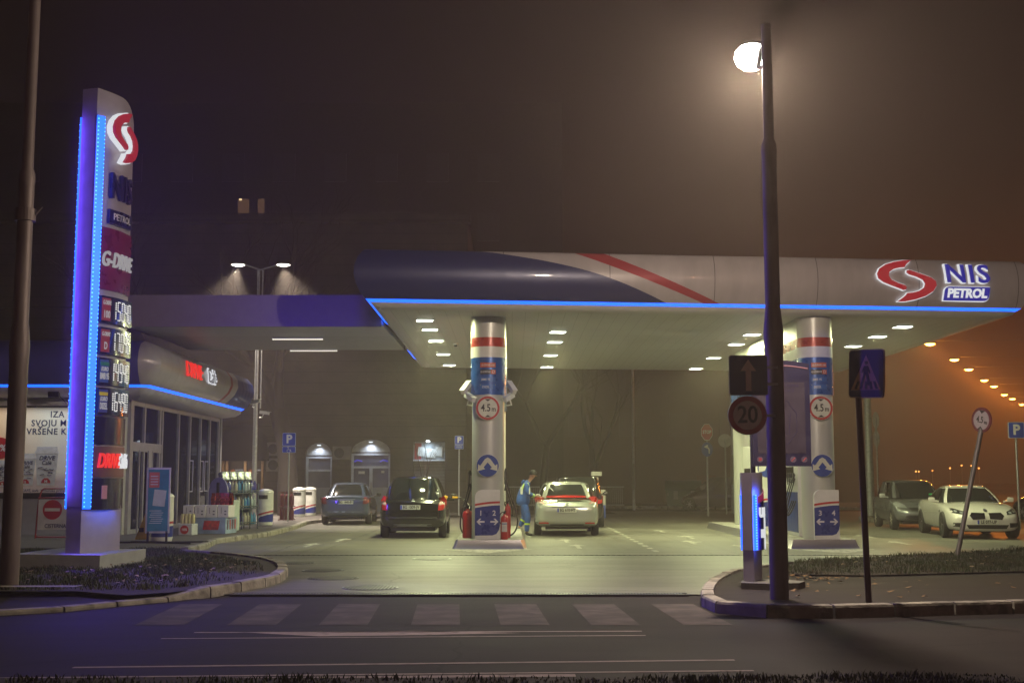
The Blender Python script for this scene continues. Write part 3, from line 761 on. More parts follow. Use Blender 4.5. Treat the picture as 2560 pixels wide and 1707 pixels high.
for s_ in (1, -1):
    MB().box((.055, -s_*.195, 4.02), (.13 if s_ > 0 else .05, .035, 6.6), rz=-s_*R(35)).build('led_strip', LEDB, TOT)
    mb = MB()
    for i in range(95 if s_ > 0 else 60):
        z = .76+i*(.0692 if s_ > 0 else .109)
        for xx, yy in (((.005, .182), (.10, .238)) if s_ > 0 else ((.03, .20),)): mb.box((xx, -s_*yy, z), (.016, .02, .02) if s_ > 0 else (.008, .02, .01))
    mb.build('led_dots', LEDC, TOT)
band_(.16, LW, 4.38, 5.44, -.01, .03, M('totem_maroon', (.16, .012, .05), .3, coat=.4), 'maroon_panel', TOT)
MB().text('G-DRIVE', .36, lambda u, v, w_: TF(.58, 4.89)(u, v, w_+.05), .03, .006, shear=.25, width=.66).build('lettering', EM('soft_white', (.85, .82, .80), .45), TOT)
# emblem and name
lf = TF(.55, 7.05, .95); a_, b_ = MB(), MB()
for q in (S1, S2):
    q = [(x*.80, y*1.45) for x, y in q]
    a_.prism(offs(q, .02), .03, .13, lf); b_.prism(q, .13, .18, lf)
a_.build('glowing_edge', SIGNW, TOT); b_.build('emblem_face', EM('emblem_red', (.65, .01, .03), .5), TOT)
for (pz, px_) in ((7.0, .58),):
    a_ = MB()
    for q in (S1, S2): a_.prism([(x*.78, y*1.15) for x, y in q], .03, .2, lambda u, v, w_: (px_-u*.62, tface(px_-u*.62)+w_, pz+v*.62))
    a_.build('far_side_emblem', SIGNW, TOT)
MB().text('NIS', .62, lambda u, v, w_: TF(.60, 6.15)(u, v, w_+.03), .06, .01, width=.72).build('name_letters', M('letter_dark_blue', (.01, .01, .07), .3), TOT)
band_(.28, .95, 5.52, 5.76, .02, .07, M('letter_dark_blue'), 'name_plate', TOT)
MB().text('PETROL', .16, lambda u, v, w_: TF(.62, 5.64)(u, v, w_+.075), .008, .002, width=.95).build('plate_lettering', WHITE, TOT)
SEG = {'0': 'abcdef', '1': 'bc', '4': 'fgbc', '5': 'afgcd', '6': 'afgedc', '7': 'abc', '9': 'abcdfg'}
prices = [(4.04, 'G-DRIVE', '100', (.50, .03, .05), '15040', None), (3.51, 'G-DRIVE', 'D', (.50, .04, .05), '17040', None), (3.00, 'EURO', 'BMB 95', (.03, .10, .45), '14940', (.02, .2, .12)), (2.50, 'EURO', 'DIZEL', (.03, .05, .35), '16490', (.7, .6, .03))]
for zc, t1, t2, cc, num, stc in prices:
    bx = band_(.16, LW+.01, zc-.225, zc+.225, .01, .075, M('display_case', (.01, .01, .02), .2, coat=.5), 'price_display', TOT)
    band_(.17, .36, zc-.19, zc+.19, .075, .085, EM('fuel_'+t2, cc, .35) , 'fuel_label', bx, 4)
    if stc: band_(.17, .36, zc+.09, zc+.15, .085, .09, M('stc'+t2, stc, .4), 'colour_stripe', bx, 4)
    mb = MB(); mb.text(t1, .10, lambda u, v, w_: TF(.265, zc+(.11 if not stc else .03))(u, v, w_+.092), .004, .002, width=.48 if t1[0] == 'G' else .6, shear=.2)
    mb.text(t2, .17 if len(t2) < 4 else .15, lambda u, v, w_: TF(.265, zc-.09)(u, v, w_+.092), .004, .004, width=.6 if len(t2) < 4 else .42)
    mb.build('label_lettering', EM('soft_white', (.85, .82, .80), .45), bx)
    mb = MB(); f = TF(0, zc, 1)
    for k, ch in enumerate(num):
        u0 = .42+k*.130; w2 = .075; h2 = .155
        pos = {'a': (0, 1, 0), 'g': (0, 0, 0), 'd': (0, -1, 0), 'f': (-1, .5, 1), 'b': (1, .5, 1), 'e': (-1, -.5, 1), 'c': (1, -.5, 1)}
        for s2 in SEG[ch]:
            a, c_, vert = pos[s2]
            if vert:
                for j in range(4):
                    uu = u0+w2/2+a*w2/2; vv = c_*h2+(j-1.5)*.036
                    mb.prism([(uu-.008, vv-.012), (uu+.008, vv-.012), (uu+.008, vv+.012), (uu-.008, vv+.012)], .08, .09, f)
            else: mb.prism([(u0, c_*h2-.008), (u0+w2, c_*h2-.008), (u0+w2, c_*h2+.008), (u0, c_*h2+.008)], .08, .09, f)
    mb.build('lit_digits', LEDW, bx)
band_(.16, LW, 1.24, 1.75, -.01, .03, M('totem_wood', (.13, .05, .045), .35, coat=.3), 'cafe_panel', TOT)
band_(.16, LW, .71, 1.22, -.01, .03, M('display_case'), 'lower_glass', TOT); band_(.16, LW, 1.78, 2.24, -.01, .03, M('display_case'), 'upper_glass', TOT)
MB().text('DRIVE', .34, lambda u, v, w_: TF(.52, 1.50)(u, v, w_+.04), .03, .006, shear=.25, width=.66).build('red_lettering', SIGNR, TOT)
MB().text('Café', .34, lambda u, v, w_: TF(.97, 1.50)(u, v, w_+.04), .03, .01, shear=.1, width=.55).build('white_lettering', SIGNW, TOT)
band_(.36, .50, .88, 1.10, .03, .036, M('sticker', (.5, .25, .3), .6), 'sticker', TOT, 3)
lamp('AREA', 'strip_light', (.0, -.30, 4.1), 18, (.03, .08, 1), TOT, .06, 6.4, rot=(R(90), 0, R(-35)))
lamp('AREA', 'strip_light', (.0, .30, 4.1), 900, (.12, .05, 1), TOT, .06, 6.4, rot=(R(-90), 0, R(25)))
lamp('AREA', 'base_light', (.5, -.30, .70), 4, (.03, .10, 1), TOT, .7, .03)
# plinth
pb = thing('sign_plinth', 'low concrete slab carrying the tall price sign', 'plinth', (-6.57, 19.9, .08))
MB().prism([(0, 0), (.20, 1.80), (-1.4, 2.1), (-1.55, .28)], 0, .24).build('slab', M('plinth_concrete', (.34, .36, .34), .7, var=.12, bump=.2), pb)

# ------------------------------------------------------------------ small entrance totem
MT = thing('entrance_totem', 'small blue-lit pylon reading ULAZ with an arrow on the right corner', 'sign', (G(1862, 1452, .19)[0]+.05, G(1862, 1452, .19)[1], .19), R(57))
sw, sh = .33, 1.42
def sface(u): return .075+.07*math.sin(PI*max(0, min(1, u/sw)))
def sring(z, u1=sw):
    n = 10
    return [(u1*i/n, -sface(u1*i/n), z) for i in range(n+1)]+[(u1*(n-i)/n, sface(u1*(n-i)/n), z) for i in range(n+1)]
MB().prism([(.01, -.075), (sw*.9, -.075), (sw*.9, .075), (.01, .075)], 0, .40).build('base', TOTM, MT)
rg = [sring(.40), sring(sh-.15)]+[sring(sh-.15+.15*math.sin(PI/2*i/6), sw-.16*(1-math.cos(PI/2*i/6))) for i in range(1, 7)]
MB().loft(rg).build('body', TOTM, MT, smooth=40)
def SF(uc, zc, s=1): return lambda u, v, w_: (uc+u*s, -sface(uc+u*s)-w_-.002, zc+v*s)
mb = MB(); rings = []
for i in range(9):
    u = .07+(sw-.07)*i/8; f = SF(0, 0); rings.append([f(u, .41, .0), f(u, 1.0+.1*i/8, .0), f(u, 1.0+.1*i/8, .01), f(u, .41, .01)])
mb.loft(rings).build('blue_panel', M('panel_deep', (.01, .012, .13), .3, coat=.4), MT)
mb = MB(); rings = []
for i in range(9):
    u = .07+(sw-.07)*i/8; f = SF(0, 0); rings.append([f(u, 1.02+.1*i/8, .0), f(u, 1.10+.12*i/8, .0), f(u, 1.10+.12*i/8, .012), f(u, 1.02+.1*i/8, .012)])
mb.loft(rings).build('red_stripe', EM('stripe_red', (.5, .01, .12), .5), MT)
MB().text('ULAZ', .17, lambda u, v, w_: SF(.20, .89)(u, v, w_+.012), .015, .008, width=.6).build('lettering', SIGNW, MT)
MB().prism([(-.035, -.16), (.035, -.16), (.035, -.0), (.13, -.0), (0, .17), (-.13, 0), (-.035, 0)], .01, .03, lambda u, v, w_: SF(.20, .62)(v*.6, -u*1.6, w_)).build('arrow', SIGNW, MT)
for s_ in (1, -1):
    MB().box((.03, -s_*.093, .76), (.03, .02, .72)).build('led_strip', LEDB, MT)
    mb = MB()
    for i in range(21): mb.box((.055, -s_*.104, .42+i*.035), (.02, .015, .018))
    mb.build('led_dots', LEDC if s_ > 0 else LEDB, MT)
lamp('AREA', 'strip_light', (.02, -.16, .8), 5, (.03, .08, 1), MT, .04, .8, rot=(R(90), 0, 0))
lamp('AREA', 'strip_light', (.02, .16, .8), 6, (.03, .08, 1), MT, .04, .8, rot=(R(-90), 0, 0))
pb = thing('sign_plinth', 'dark round-edged slab under the small entrance pylon', 'plinth', (3.28, 16.45, .10))
MB().prism([(-.30, -.16), (.05, -.3), (.45, -.2), (.6, .1), (.3, .5), (-.2, .3)], 0, .085).build('slab', M('dark_slab', (.09, .085, .08), .7, bump=.3), pb)

# ------------------------------------------------------------------ poles and road signs
RUST = M('painted_pole', (.16, .13, .12), .55, .3, var=.25, scale=3, stretch=(1, 1, .2), dirt=((.06, .035, .025), 5, .5, .6))
def tram_pole(x, y, h, lab, top=True, name='street_lamp', r=(.122, .104, .078)):
    t = thing(name, lab, 'lamp post', (x, y, .05))
    MB().lathe([(r[0]*1.0, 0), (r[0], 3.0), (r[0]*1.02, 3.02), (r[0]*1.1, 3.25), (r[1]*1.08, 3.5), (r[1], 3.55), (r[1]*.98, 5.45), (r[1]*1.05, 5.5), (r[1]*1.02, 5.6), (r[2], 5.68), (r[2]*.97, h)], 24).build('pole', RUST, t, smooth=40)
    return t
LP = G(1949, 1497, .10)
t = tram_pole(*LP, 7.15, 'thick stepped lamp post with a blazing white lamp right of the forecourt', r=(.112, .092, .064))
LH = D(1878, 142, LP[1]+.95)
MB().tube([(0, 0, 6.6), (-.05, .3, 6.7), (LH.x-LP[0]+.15, LH.y-LP[1], LH.z-.05+.2)], .03, 8).build('lamp_arm', RUST, t)
hd = MB().lathe([(0, -.18), (.11, -.17), (.19, -.11), (.225, -.02), (.21, .07), (.15, .13)], 28, c=(LH.x-LP[0], LH.y-LP[1], LH.z-.05)).build('lamp_bowl', EM('lamp_white', (1, .96, .88), 40), t, smooth=60)
MB().lathe([(.15, .11), (.15, .15), (.10, .19), (0, .20)], 28, c=(LH.x-LP[0], LH.y-LP[1], LH.z-.05)).build('lamp_hood', DARKM, t, smooth=60)
lamp('POINT', 'light', (LH.x-LP[0], LH.y-LP[1], LH.z-.05-.19), 4300, (1, .80, .62), t, soft=.1)
lamp('SPOT', 'light', (LH.x-LP[0], LH.y-LP[1], LH.z-.30), 900, (1, .84, .62), t, rot=(R(50), 0, R(18)), spot=R(128), blend=1, soft=.2)
lp = D(22, 1470, 17.6)
t = tram_pole(*G(22, 1470, .1), 9.2, 'unlit stepped steel pole with a clamp ring at the left edge of the picture', name='steel_pole')
MB().cyl((0, 0, 4.95), (0, 0, 5.12), .135).build('clamp_ring', RUST, t)
MB().tube([(.1, 0, 5.0), (.22, 0, 5.15)], .015).build('clamp_arm', RUST, t)

def sign_pole(nm, lab, base, top, r=.033, mat=GALV):
    return None
def rpt(d): return d
# no. 1: one-way and speed signs fixed to the lamp post
fpos = D(1870, 938, LP[1]-.18); sg = thing('one_way_sign', 'dark blue square sign with an upward arrow fixed to the lamp post', 'road sign', fpos)
f = XZ(0, 0, 0); dk = M('sign_blue_dark', (.012, .022, .11), .4)
MB().prism(rrect(0, 0, .465, .485, .03), 0, .02, f).build('plate', M('sign_rim', (.20, .16, .17), .5), sg); MB().prism(rrect(0, 0, .45, .47, .03), .02, .023, f).build('blue_face', dk, sg)
MB().prism([(-.033, -.19), (.033, -.19), (.033, .05), (.092, .05), (0, .19), (-.092, .05), (-.033, .05)], .023, .027, f).build('arrow', M('sign_grey', (.60, .50, .46), .6), sg)
MB().box((.2, .08, .1), (.35, .03, .03)).box((.2, .08, -.1), (.35, .03, .03)).build('bracket', GALV, sg)
fpos = D(1868, 1038, LP[1]-.18); sg = thing('speed_limit_sign', 'round red-ringed speed sign reading 20 below the one-way sign', 'road sign', fpos)
MB().prism(circ(0, 0, .235, 40), 0, .02, f).build('plate', GALV, sg); MB().prism(circ(0, 0, .23, 40), .02, .023, f).build('red_ring', M('ring_dark', (.36, .02, .03), .5), sg)
MB().prism(circ(0, 0, .172, 40), .023, .026, f).build('face', M('face20', (.62, .56, .56), .6), sg)
MB().text('20', .29, lambda u, v, w_: f(u, v, w_+.027), .004, .004, width=.86).build('lettering', BLACK, sg); MB().box((.2, .06, 0), (.3, .03, .03)).build('bracket', GALV, sg)
# zebra crossing sign on its own leaning pole
b0 = Vector((*G(2172, 1507, .1), .1)); tp = D(2142, 885, b0.y)
zp = thing('sign_post', 'dark thin leaning post carrying the zebra crossing sign', 'post', b0)
MB().tube([(0, 0, 0), tp-b0+Vector((0, .03, 0))], .037, 12).build('post', M('post_brown', (.10, .06, .06), .5, .3), zp, smooth=60)
zc = D(2168, 934, b0.y-.16); sg = thing('crossing_sign', 'dark blue pedestrian crossing sign with a walking figure in a triangle', 'road sign', zc)
ca = R(54); sg.rotation_euler = (0, R(3), -ca)
MB().prism(rrect(0, 0, .50, .565, .04), 0, .02, f).build('plate', M('sign_rim2', (.32, .26, .25), .45), sg); MB().prism(rrect(0, 0, .475, .54, .035), .02, .023, f).build('blue_face', dk, sg)
MB().prism([(-.21, -.19), (.21, -.19), (0, .22)], .023, .026, f).build('triangle', M('tri', (.65, .45, .30), .6), sg)
mb = MB().prism(circ(.005, .125, .022, 12), .026, .03, f)
for P in ([(-.025, .09), (.03, .09), (.035, 0), (-.03, 0)], [(-.03, 0), (.0, 0), (-.04, -.13), (-.075, -.14)], [(.0, 0), (.035, 0), (.07, -.14), (.035, -.14)], [(-.025, .09), (-.06, .02), (-.05, .01), (-.01, .07)], [(.03, .09), (.065, .01), (.055, 0), (.02, .06)]): mb.prism(P[::-1], .026, .03, f)
for i in range(5): x = -.16+i*.075; mb.prism([(x, -.18), (x+.035, -.18), (x+.035+(0-x)*.25, -.09), (x+(0-x)*.25, -.09)], .026, .029, f)
mb.build('walking_figure', BLACK, sg)
# leaning 4.5m sign
b0 = Vector((*G(2392, 1392, .12), .12)); tp = D(2458, 1050, b0.y+.3)
zp = thing('sign_post', 'leaning metal post with the small 4.5m sign in the right grass', 'post', b0)
MB().tube([(0, 0, 0), (tp-b0)*.97], .045, 12).build('post', M('post_grey', (.13, .12, .12), .5, .5), zp, smooth=60)
def fwd(o): return o
sg = thing('height_limit_sign', 'small tilted 4.5m height sign on the leaning post', 'road sign', tp+Vector((-.04, -.05, 0))); sg.rotation_euler = (0, R(11), R(-64))
MB().prism(circ(0, 0, .235, 36), 0, .02, f).build('plate', M('ring_dark2', (.14, .02, .03), .4), sg); MB().prism(circ(0, 0, .185, 36), .02, .024, f).build('face', M('face45', (.38, .33, .36), .5), sg)
mb = MB().text('4.5', .17, lambda u, v, w_: f(u-.03, v, w_+.025), .004, .003, width=.8); mb.text('m', .10, lambda u, v, w_: f(u+.11, v-.03, w_+.025), .004, .002)
mb.prism([(-.07, .18), (.07, .18), (0, .12)][::-1], .024, .03, f).prism([(-.07, -.18), (0, -.12), (.07, -.18)][::-1], .024, .03, f).build('lettering', BLACK, sg)
# parking signs
def parking(px, py, Y, pyb, wpx, lab, blue=None, sub=None, subtxt=False):
    c = D(px, py, Y); s_ = wpx*Y/FPX/.6; zb = .1
    t = thing('parking_sign', lab, 'road sign', (c.x, Y, zb)); hz = c.z-zb
    MB().cyl((0, .03, 0), (0, .03, hz+.25*s_), .028).build('post', GALV, t)
    MB().prism(rrect(0, 0, .6*s_, .6*s_, .03), 0, .02, lambda u, v, w_: (u, -w_, hz+v)).build('plate', M('rim_blue', (.45, .5, .6), .4), t)
    MB().prism(rrect(0, 0, .56*s_, .56*s_, .03), .02, .024, lambda u, v, w_: (u, -w_, hz+v)).build('blue_face', blue or M('p_blue', (.015, .05, .42), .35, emit=(.01, .05, .5), es=.0), t)
    MB().text('P', .52*s_, lambda u, v, w_: (u+.0, -w_-.025, hz+v), .005, .014).build('letter', WHITE, t)
    if sub:
        MB().prism(rrect(0, -.46*s_, .6*s_, .28*s_, .02), 0, .02, lambda u, v, w_: (u, -w_, hz+v)).build('lower_plate', M('rim_blue'), t)
        MB().prism(rrect(0, -.46*s_, .57*s_, .25*s_, .02), .02, .024, lambda u, v, w_: (u, -w_, hz+v)).build('lower_face', M('p_blue'), t)
        if sub == 'chair':
            m2 = MB(); g_ = lambda u, v, w_: (u, -w_, hz-.46*s_+v)
            m2.prism(circ(-.03, .085, .018, 10), .024, .028, g_); m2.tube([g_(-.03, .06, .03), g_(-.02, 0, .03), g_(.05, 0, .03), g_(.08, -.07, .03)], .008, 6); m2.tube([g_(-.01+.055*math.cos(a/10*PI*1.5+2.2), -.045+.055*math.sin(a/10*PI*1.5+2.2), .03) for a in range(11)], .007, 6)
            m2.build('wheelchair_symbol', WHITE, t)
        else: MB().box((0, -.028, hz-.42*s_), (.4*s_, .004, .02)).box((0, -.028, hz-.49*s_), (.4*s_, .004, .02)).build('small_print', GREYM, t)
    return t
parking(723, 1098, 42, 1300, 33, 'blue parking sign with a wheelchair plate in front of the old building', sub='chair')
parking(1148, 1100, 49, 1280, 22, 'dim blue parking sign behind the left canopy column', sub='lines')
parking(2540, 1075, 35, 1300, 40, 'blue parking sign behind the white coupe at the right edge')
# background stop sign group
def backsign(px, py, Y, lab, build):
    c = D(px, py, Y); t = thing('sign_post', lab, 'road sign', (c.x, Y, 0)); MB().cyl((0, .03, 0), (0, .03, c.z+.1), .035).build('post', GALV, t); build(t, c.z); return t
def b1(t, z):
    oc = [(.30*math.cos(PI/8+PI/4*i)*.8, .30*math.sin(PI/8+PI/4*i)*1.15) for i in range(8)]
    g_ = lambda u, v, w_: (u, -w_, z+v)
    MB().prism([(u*1.08, v*1.08) for u, v in oc], 0, .02, g_).build('rim', WHITE, t); MB().prism(oc, .02, .024, g_).build('stop_face', RED, t)
    MB().text('STOP', .2, lambda u, v, w_: g_(u, v, w_+.026), .004, .006, width=.75).build('lettering', WHITE, t)
    MB().prism(circ(0, -.72, .24, 28, .3), 0, .02, g_).build('blue_disc', BLUE, t)
    MB().tube([g_(.08, -.9, .03), g_(.08, -.72, .03), g_(0, -.62, .03)], .03, 6).prism([(-.14, -.62), (.02, -.52), (.04, -.70)], .02, .04, g_).build('turn_arrow', WHITE, t)
backsign(1767, 1080, 52, 'distant red STOP sign over a round blue left-turn sign', b1)
def b2(t, z):
    MB().prism(circ(0, 0, .30, 28), 0, .02, lambda u, v, w_: (u, .08-w_, z+v)).build('grey_back', M('sign_back', (.42, .42, .40), .5, .4), t)
backsign(1813, 1101, 55, 'grey back of a round road sign right of the STOP sign', b2)
def b3(t, z):
    for dz in (0, -.75): MB().prism(circ(0, 0, .13, 24, .34), 0, .03, lambda u, v, w_: (u, .05-w_, z+v+dz)).build('edge_on_disc', M('sign_back'), t)
backsign(2190, 1050, 50, 'pair of round signs seen almost edge-on right of the crossing sign post', b3)

# notice board
nbx = D(1951, 1041, 20.2); t = thing('notice_board', 'framed site plan board with a row of safety icons behind the lamp post', 'notice board', (nbx.x, 20.2, .1))
bw, bh, bz = .95, 1.62, nbx.z-.1
FR = M('board_frame', (.015, .013, .05), .4); f = lambda u, v, w_: (u, -w_, bz+v)
top_ = [(bw/2-bw*i/10, bh/2+.05-.0+.06*math.sin(PI*i/10)) for i in range(11)]
MB().prism([(-bw/2, -bh/2), (bw/2, -bh/2)]+top_, 0, .06, f).build('frame', FR, t)
MB().box((0, -.064, bz-.02), (.78, .008, 1.16)).build('plan_sheet', M('plan_paper', (.035, .026, .05), .5), t)
MB().tube([f(-.45+.9*i/12, bh/2-.03+.05*math.sin(PI*i/12), .065) for i in range(13)], .012, 6).build('header_line', M('header', (.3, .15, .2)), t)
m2 = MB()
for k in range(2): m2.text(('PLAN PUMPNE', 'STANICE')[k], .06, lambda u, v, w_: f(u+.1, v+.50-k*.08, w_+.069), .002, .001)
for P in ([(-.25, .3), (-.25, -.3), (-.1, -.4), (.1, -.4), (.25, -.2), (.25, .1), (.1, .3), (.0, .32)], [(.05, .25), (.05, -.2), (.12, -.25), (.15, .1)], [(-.15, .2), (-.15, -.3)]): m2.tube([f(u, v-.05, .069) for u, v in P], .006, 5)
m2.build('plan_drawing', M('ink', (.03, .02, .08)), t)
for i in range(5):
    x = -.36+i*.18; ic = MB().prism(circ(x, -.70, .05, 20), .06, .066, f).build('icon', M('icon_face', (.10, .07, .12)), t)
    if i == 0: MB().text('20', .06, lambda u, v, w_: f(u+x, v-.70, w_+.067), .002, .002, width=.8).build('icon_number', RED, ic)
    else: MB().tube([f(x-.03, -.73, .068), f(x+.03, -.67, .068)], .006, 5).build('icon_bar', RED if i > 2 else BLUE, ic)
MB().box((-.46, .04, (bz+.1)/2-.05), (.075, .05, bz+.1)).build('post', FR, t); MB().box((.02, .04, (bz+.1)/2-.05), (.05, .05, bz+.1)).build('post', FR, t)

# ------------------------------------------------------------------ link canopy
lk = thing('link_canopy', 'flat purple-lit canopy joining the shop to the main canopy', 'canopy', (0, 0, 0))
PUR = M('link_cladding', (.24, .21, .26), .45, .1, var=.06)
MB().box((-6.4, 29.95, 5.62), (6.4, .12, .78)).build('front_fascia', PUR, lk)
MB().box((-6.4, 31.35, 5.56), (6.38, 2.6, .5)).build('front_slab', M('link_soffit', (.40, .40, .42), .5, var=.08), lk); MB().box((-6.4, 34.56, 5.64), (6.38, 3.7, .6)).build('rear_slab', M('link_soffit2', (.36, .36, .38), .5), lk)
for i, (px0, px1, py, Y) in enumerate([(630, 762, 813, 30.1), (683, 805, 847.5, 32.7), (727, 841, 876.5, 36.3)]):
    a = D(px0, py, Y); b_ = D(px1, py, Y); g = thing('led_bar', 'dotted white LED bar, %s under the link canopy' % ('front one', 'middle one', 'rear one')[i], 'light', (0, 0, 0), 0, 'LED bars under the link canopy')
    MB().box(((a.x+b_.x)/2, Y, a.z+.02), ((b_.x-a.x)+.04, .06, .03)).build('housing', WHITE, g)
    mb = MB(); n = 23
    for k in range(n): mb.box((a.x+(b_.x-a.x)*k/(n-1), Y, a.z-.005), (.042, .05, .03))
    mb.build('led_dots', EM('led_warm', (1, .93, .75), 1.8), g)

# ------------------------------------------------------------------ shop
SZ = 3.82
lamp('AREA', 'strip_light', (-9.2, 37, SZ-.02), 30, (.02, .08, 1), lk, .05, 10, rot=(0, R(-35), 0))
shop = thing('petrol_station_shop', 'low filling station shop with glass front and rounded blue-edged fascia', 'building', (0, 0, 0))
sp_ = [(-9.25, 42.6), (-9.22, 31.5), (-9.38, 31.2), (-22, 31.0)]
spath = [(-22, 31.0), (-9.45, 31.2), (-9.25, 31.35), (-9.22, 42.3), (-9.4, 42.75), (-10.2, 42.9), (-20, 43)]
def shop_liv(x, y, t):
    s = E(x.nt, y.v)
    e1 = 35.6+.0*t; c0 = 39.3+1.9*t-1.2*t*t
    side = x > (-9.9)
    return [((s > c0)*side, (.012, .03, .17)), ((s > (c0-1.0))*(s < (c0-.72))*side, NR), ((x < (-9.42))*(s < 33), (.05, .05, .30))]  # front run: blue with the LED strip's purple light put into the colour
def sprof(z0): return [(.02, z0+.08), (.12, z0+.16), (.28, z0+.40), (.34, z0+.66), (.28, z0+.92), (.12, z0+1.12), (-.2, z0+1.24), (-.8, z0+1.30), (-1.6, z0+1.32)]
MB().sweep(spath, sprof(SZ)).build('fascia', livery('shop_cladding', (.45, .42, .45), SZ+.08, 1.3, 0, blue_fn=shop_liv), shop, smooth=50)
MB().sweep(spath[:4]+[(-9.22, 41.6)][:0], [(.03, SZ+.085), (-.06, SZ+.03)], cap=False).build('led_strip', LEDB, shop)
MB().sweep(spath, [(-.06, SZ+.03), (-.10, SZ-.08), (-.25, SZ-.17), (-.75, SZ-.24)], cap=False).build('soffit_edge', M('shop_soffit', (.42, .40, .44), .45), shop, smooth=60)
mb = MB(); mb.add([(x, y, SZ-.235) for x, y in ((-22, 31.7), (-9.9, 31.7), (-9.9, 42.2), (-22, 42.2))], [(0, 1, 2, 3)]); mb.add([(x, y, SZ+1.29) for x, y in ((-22, 32), (-10.5, 32), (-10.5, 42), (-22, 42))], [(0, 3, 2, 1)]); mb.build('ceiling_and_roof', M('shop_soffit'), shop)
# glass side x=-10, y 32.3..42
FRM = M('window_frame', (.36, .35, .40), .4, .4); GLS = glassmat('shop_glass', (.015, .02, .03), .12)
ys = [32.3, 33.45, 34.9, 35.15, 36.9, 38.2, 39.5, 40.7, 41.9]
mb = MB()
for k, y in enumerate(ys): mb.box((-10, y, 1.86), (.12, .10 if k else .26, 3.5))
mb.box((-10, 37.1, .16), (.11, 9.7, .12)); mb.box((-10, 37.1, 3.52), (.11, 9.7, .12)); mb.box((-10.002, 33.7, 2.38), (.13, 2.7, .24)); mb.build('frame', FRM, shop)
for k in range(len(ys)-1):
    MB().box((-10.01, (ys[k]+ys[k+1])/2, 1.86), (.02, ys[k+1]-ys[k]-.09, 3.3)).build('window_pane', GLS, shop)
dr = MB().box((-9.93, 32.95, 1.2), (.04, .05, 2.2)).box((-9.93, 34.15, 1.2), (.04, .05, 2.2)).box((-9.93, 33.9, 1.2), (.05, .3, 2.2)).build('sliding_door', FRM, shop)
MB().box((-10.6, 37, .9), (.03, 9.2, .05)).build('inner_rail', FRM, shop)
for y in (38.5, 39.8, 40.5):
    m2 = MB(); y0, y1, z0, z1 = y-.25, y+.25, 1.15, 2.1
    for a, b_ in (((y0, z0), (y1, z0)), ((y1, z0), (y1, z1)), ((y1, z1), (y0, z1)), ((y0, z1), (y0, z0))): m2.box((-9.985, (a[0]+b_[0])/2, (a[1]+b_[1])/2), (.02, abs(a[0]-b_[0])+.03, abs(a[1]-b_[1])+.03))
    m2.build('poster_frame', M('frame_light', (.45, .42, .6), .4), shop)
# front wall with lit billboard
WALL = M('shop_wall', (.30, .30, .33), .55, var=.06)
mb = MB(); mb.box((-16, 32.05, .58), (11.9, .2, .95)); mb.build('lower_wall', WALL, shop)
MB().box((-16, 32.03, 1.10), (11.9, .22, .14)).build('dark_band', DARKM, shop); MB().box((-16, 32.07, 3.52), (11.9, .18, .30)).build('upper_wall', WHITE, shop)
MB().box((-10.15, 32.1, 1.9), (.25, .25, 3.6)).build('corner_post', SILVER, shop); MB().box((-17, 42.5, 1.9), (14, .2, 3.7)).build('rear_wall', WALL, shop); MB().box((-15, 36.5, .11), (10, 8.5, .02)).build('shop_floor', PAVE, shop)
for y in (34.2, 35.0, 38.5):
    MB().box((-12.2, y, 3.45), (1.6, .09, .05)).build('ceiling_tube', EM('tube_green', (.8, 1, .92), 3), shop)
lamp('AREA', 'interior_fill', (-12.2, 36, 3.3), 14, (.85, 1, .95), shop, 2, 5)  # added fill brightening the interior beyond the ceiling tubes
for i in range(4):
    sh_ = MB()
    for z in (.3, .7, 1.1, 1.5): sh_.box((-12.6, 33.6+i*2.1, z), (.5, 1.3, .04))
    sh_.box((-12.85, 33.6+i*2.1, .9), (.04, 1.3, 1.5)).build('display_shelf', GREYM, shop)
bb = thing('billboard', 'lit coffee advertising billboard with paper cups on the shop front', 'billboard', (-12.95, 31.9, 0))
BW = 5.0
m = bpy.data.materials.new('billboard_print'); m.use_nodes = True; nt = m.node_tree; b = nt.nodes['Principled BSDF']; tc = nt.nodes.new('ShaderNodeTexCoord'); sx = nt.nodes.new('ShaderNodeSeparateXYZ'); nt.links.new(tc.outputs['Object'], sx.inputs[0])
nz = nt.nodes.new('ShaderNodeTexNoise'); nz.inputs['Scale'].default_value = .9; nt.links.new(tc.outputs['Object'], nz.inputs[0])
xx = E(nt, sx.outputs[0]); zz = E(nt, sx.outputs[2])
cc = mixc(nt, E(nt, _clamp(nt, (xx*-1+.5+E(nt, nz.outputs[0])*.8)*.6)), (.72, .70, .60), (.75, .42, .18)); cc = mixc(nt, E(nt, _clamp(nt, (1.72-zz)*4)), cc, (.42, .33, .30))
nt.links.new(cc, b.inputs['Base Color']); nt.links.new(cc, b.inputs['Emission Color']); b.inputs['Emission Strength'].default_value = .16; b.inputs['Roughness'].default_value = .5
BBP = m
MB().box((0, .02, 2.27), (BW, .06, 2.2)).build('panel', BBP, bb); MB().box((0, 0, 3.39), (BW+.1, .1, .04)).box((0, 0, 1.16), (BW+.1, .1, .04)).build('frame', DARKM, bb)
INK = M('navy_ink', (.015, .03, .09), .6); bf = lambda px, py: (D(px, py, 31.88).x+12.95, D(px, py, 31.88).z)
m2 = MB()
for tx, px, py, s_ in (('IZA', 143, 1036, .225), ('SVOJU M', 122, 1058, .225), ('VRSENE K', 116, 1079, .225)):
    u0, v0 = bf(px, py)
    if tx[0] == 'V': m2.prism([(-.05, .03), (0, -.02), (.05, .03), (.05, .06), (0, .015), (-.05, .06)], .012, .02, lambda u, v, w_: (u0-.16+u, -w_, v0+.105+v))
    m2.text(tx, s_, lambda u, v, w_: (u0+u, -.012-w_, v0+v), .004, .003, spacing=1.12, width=.95)
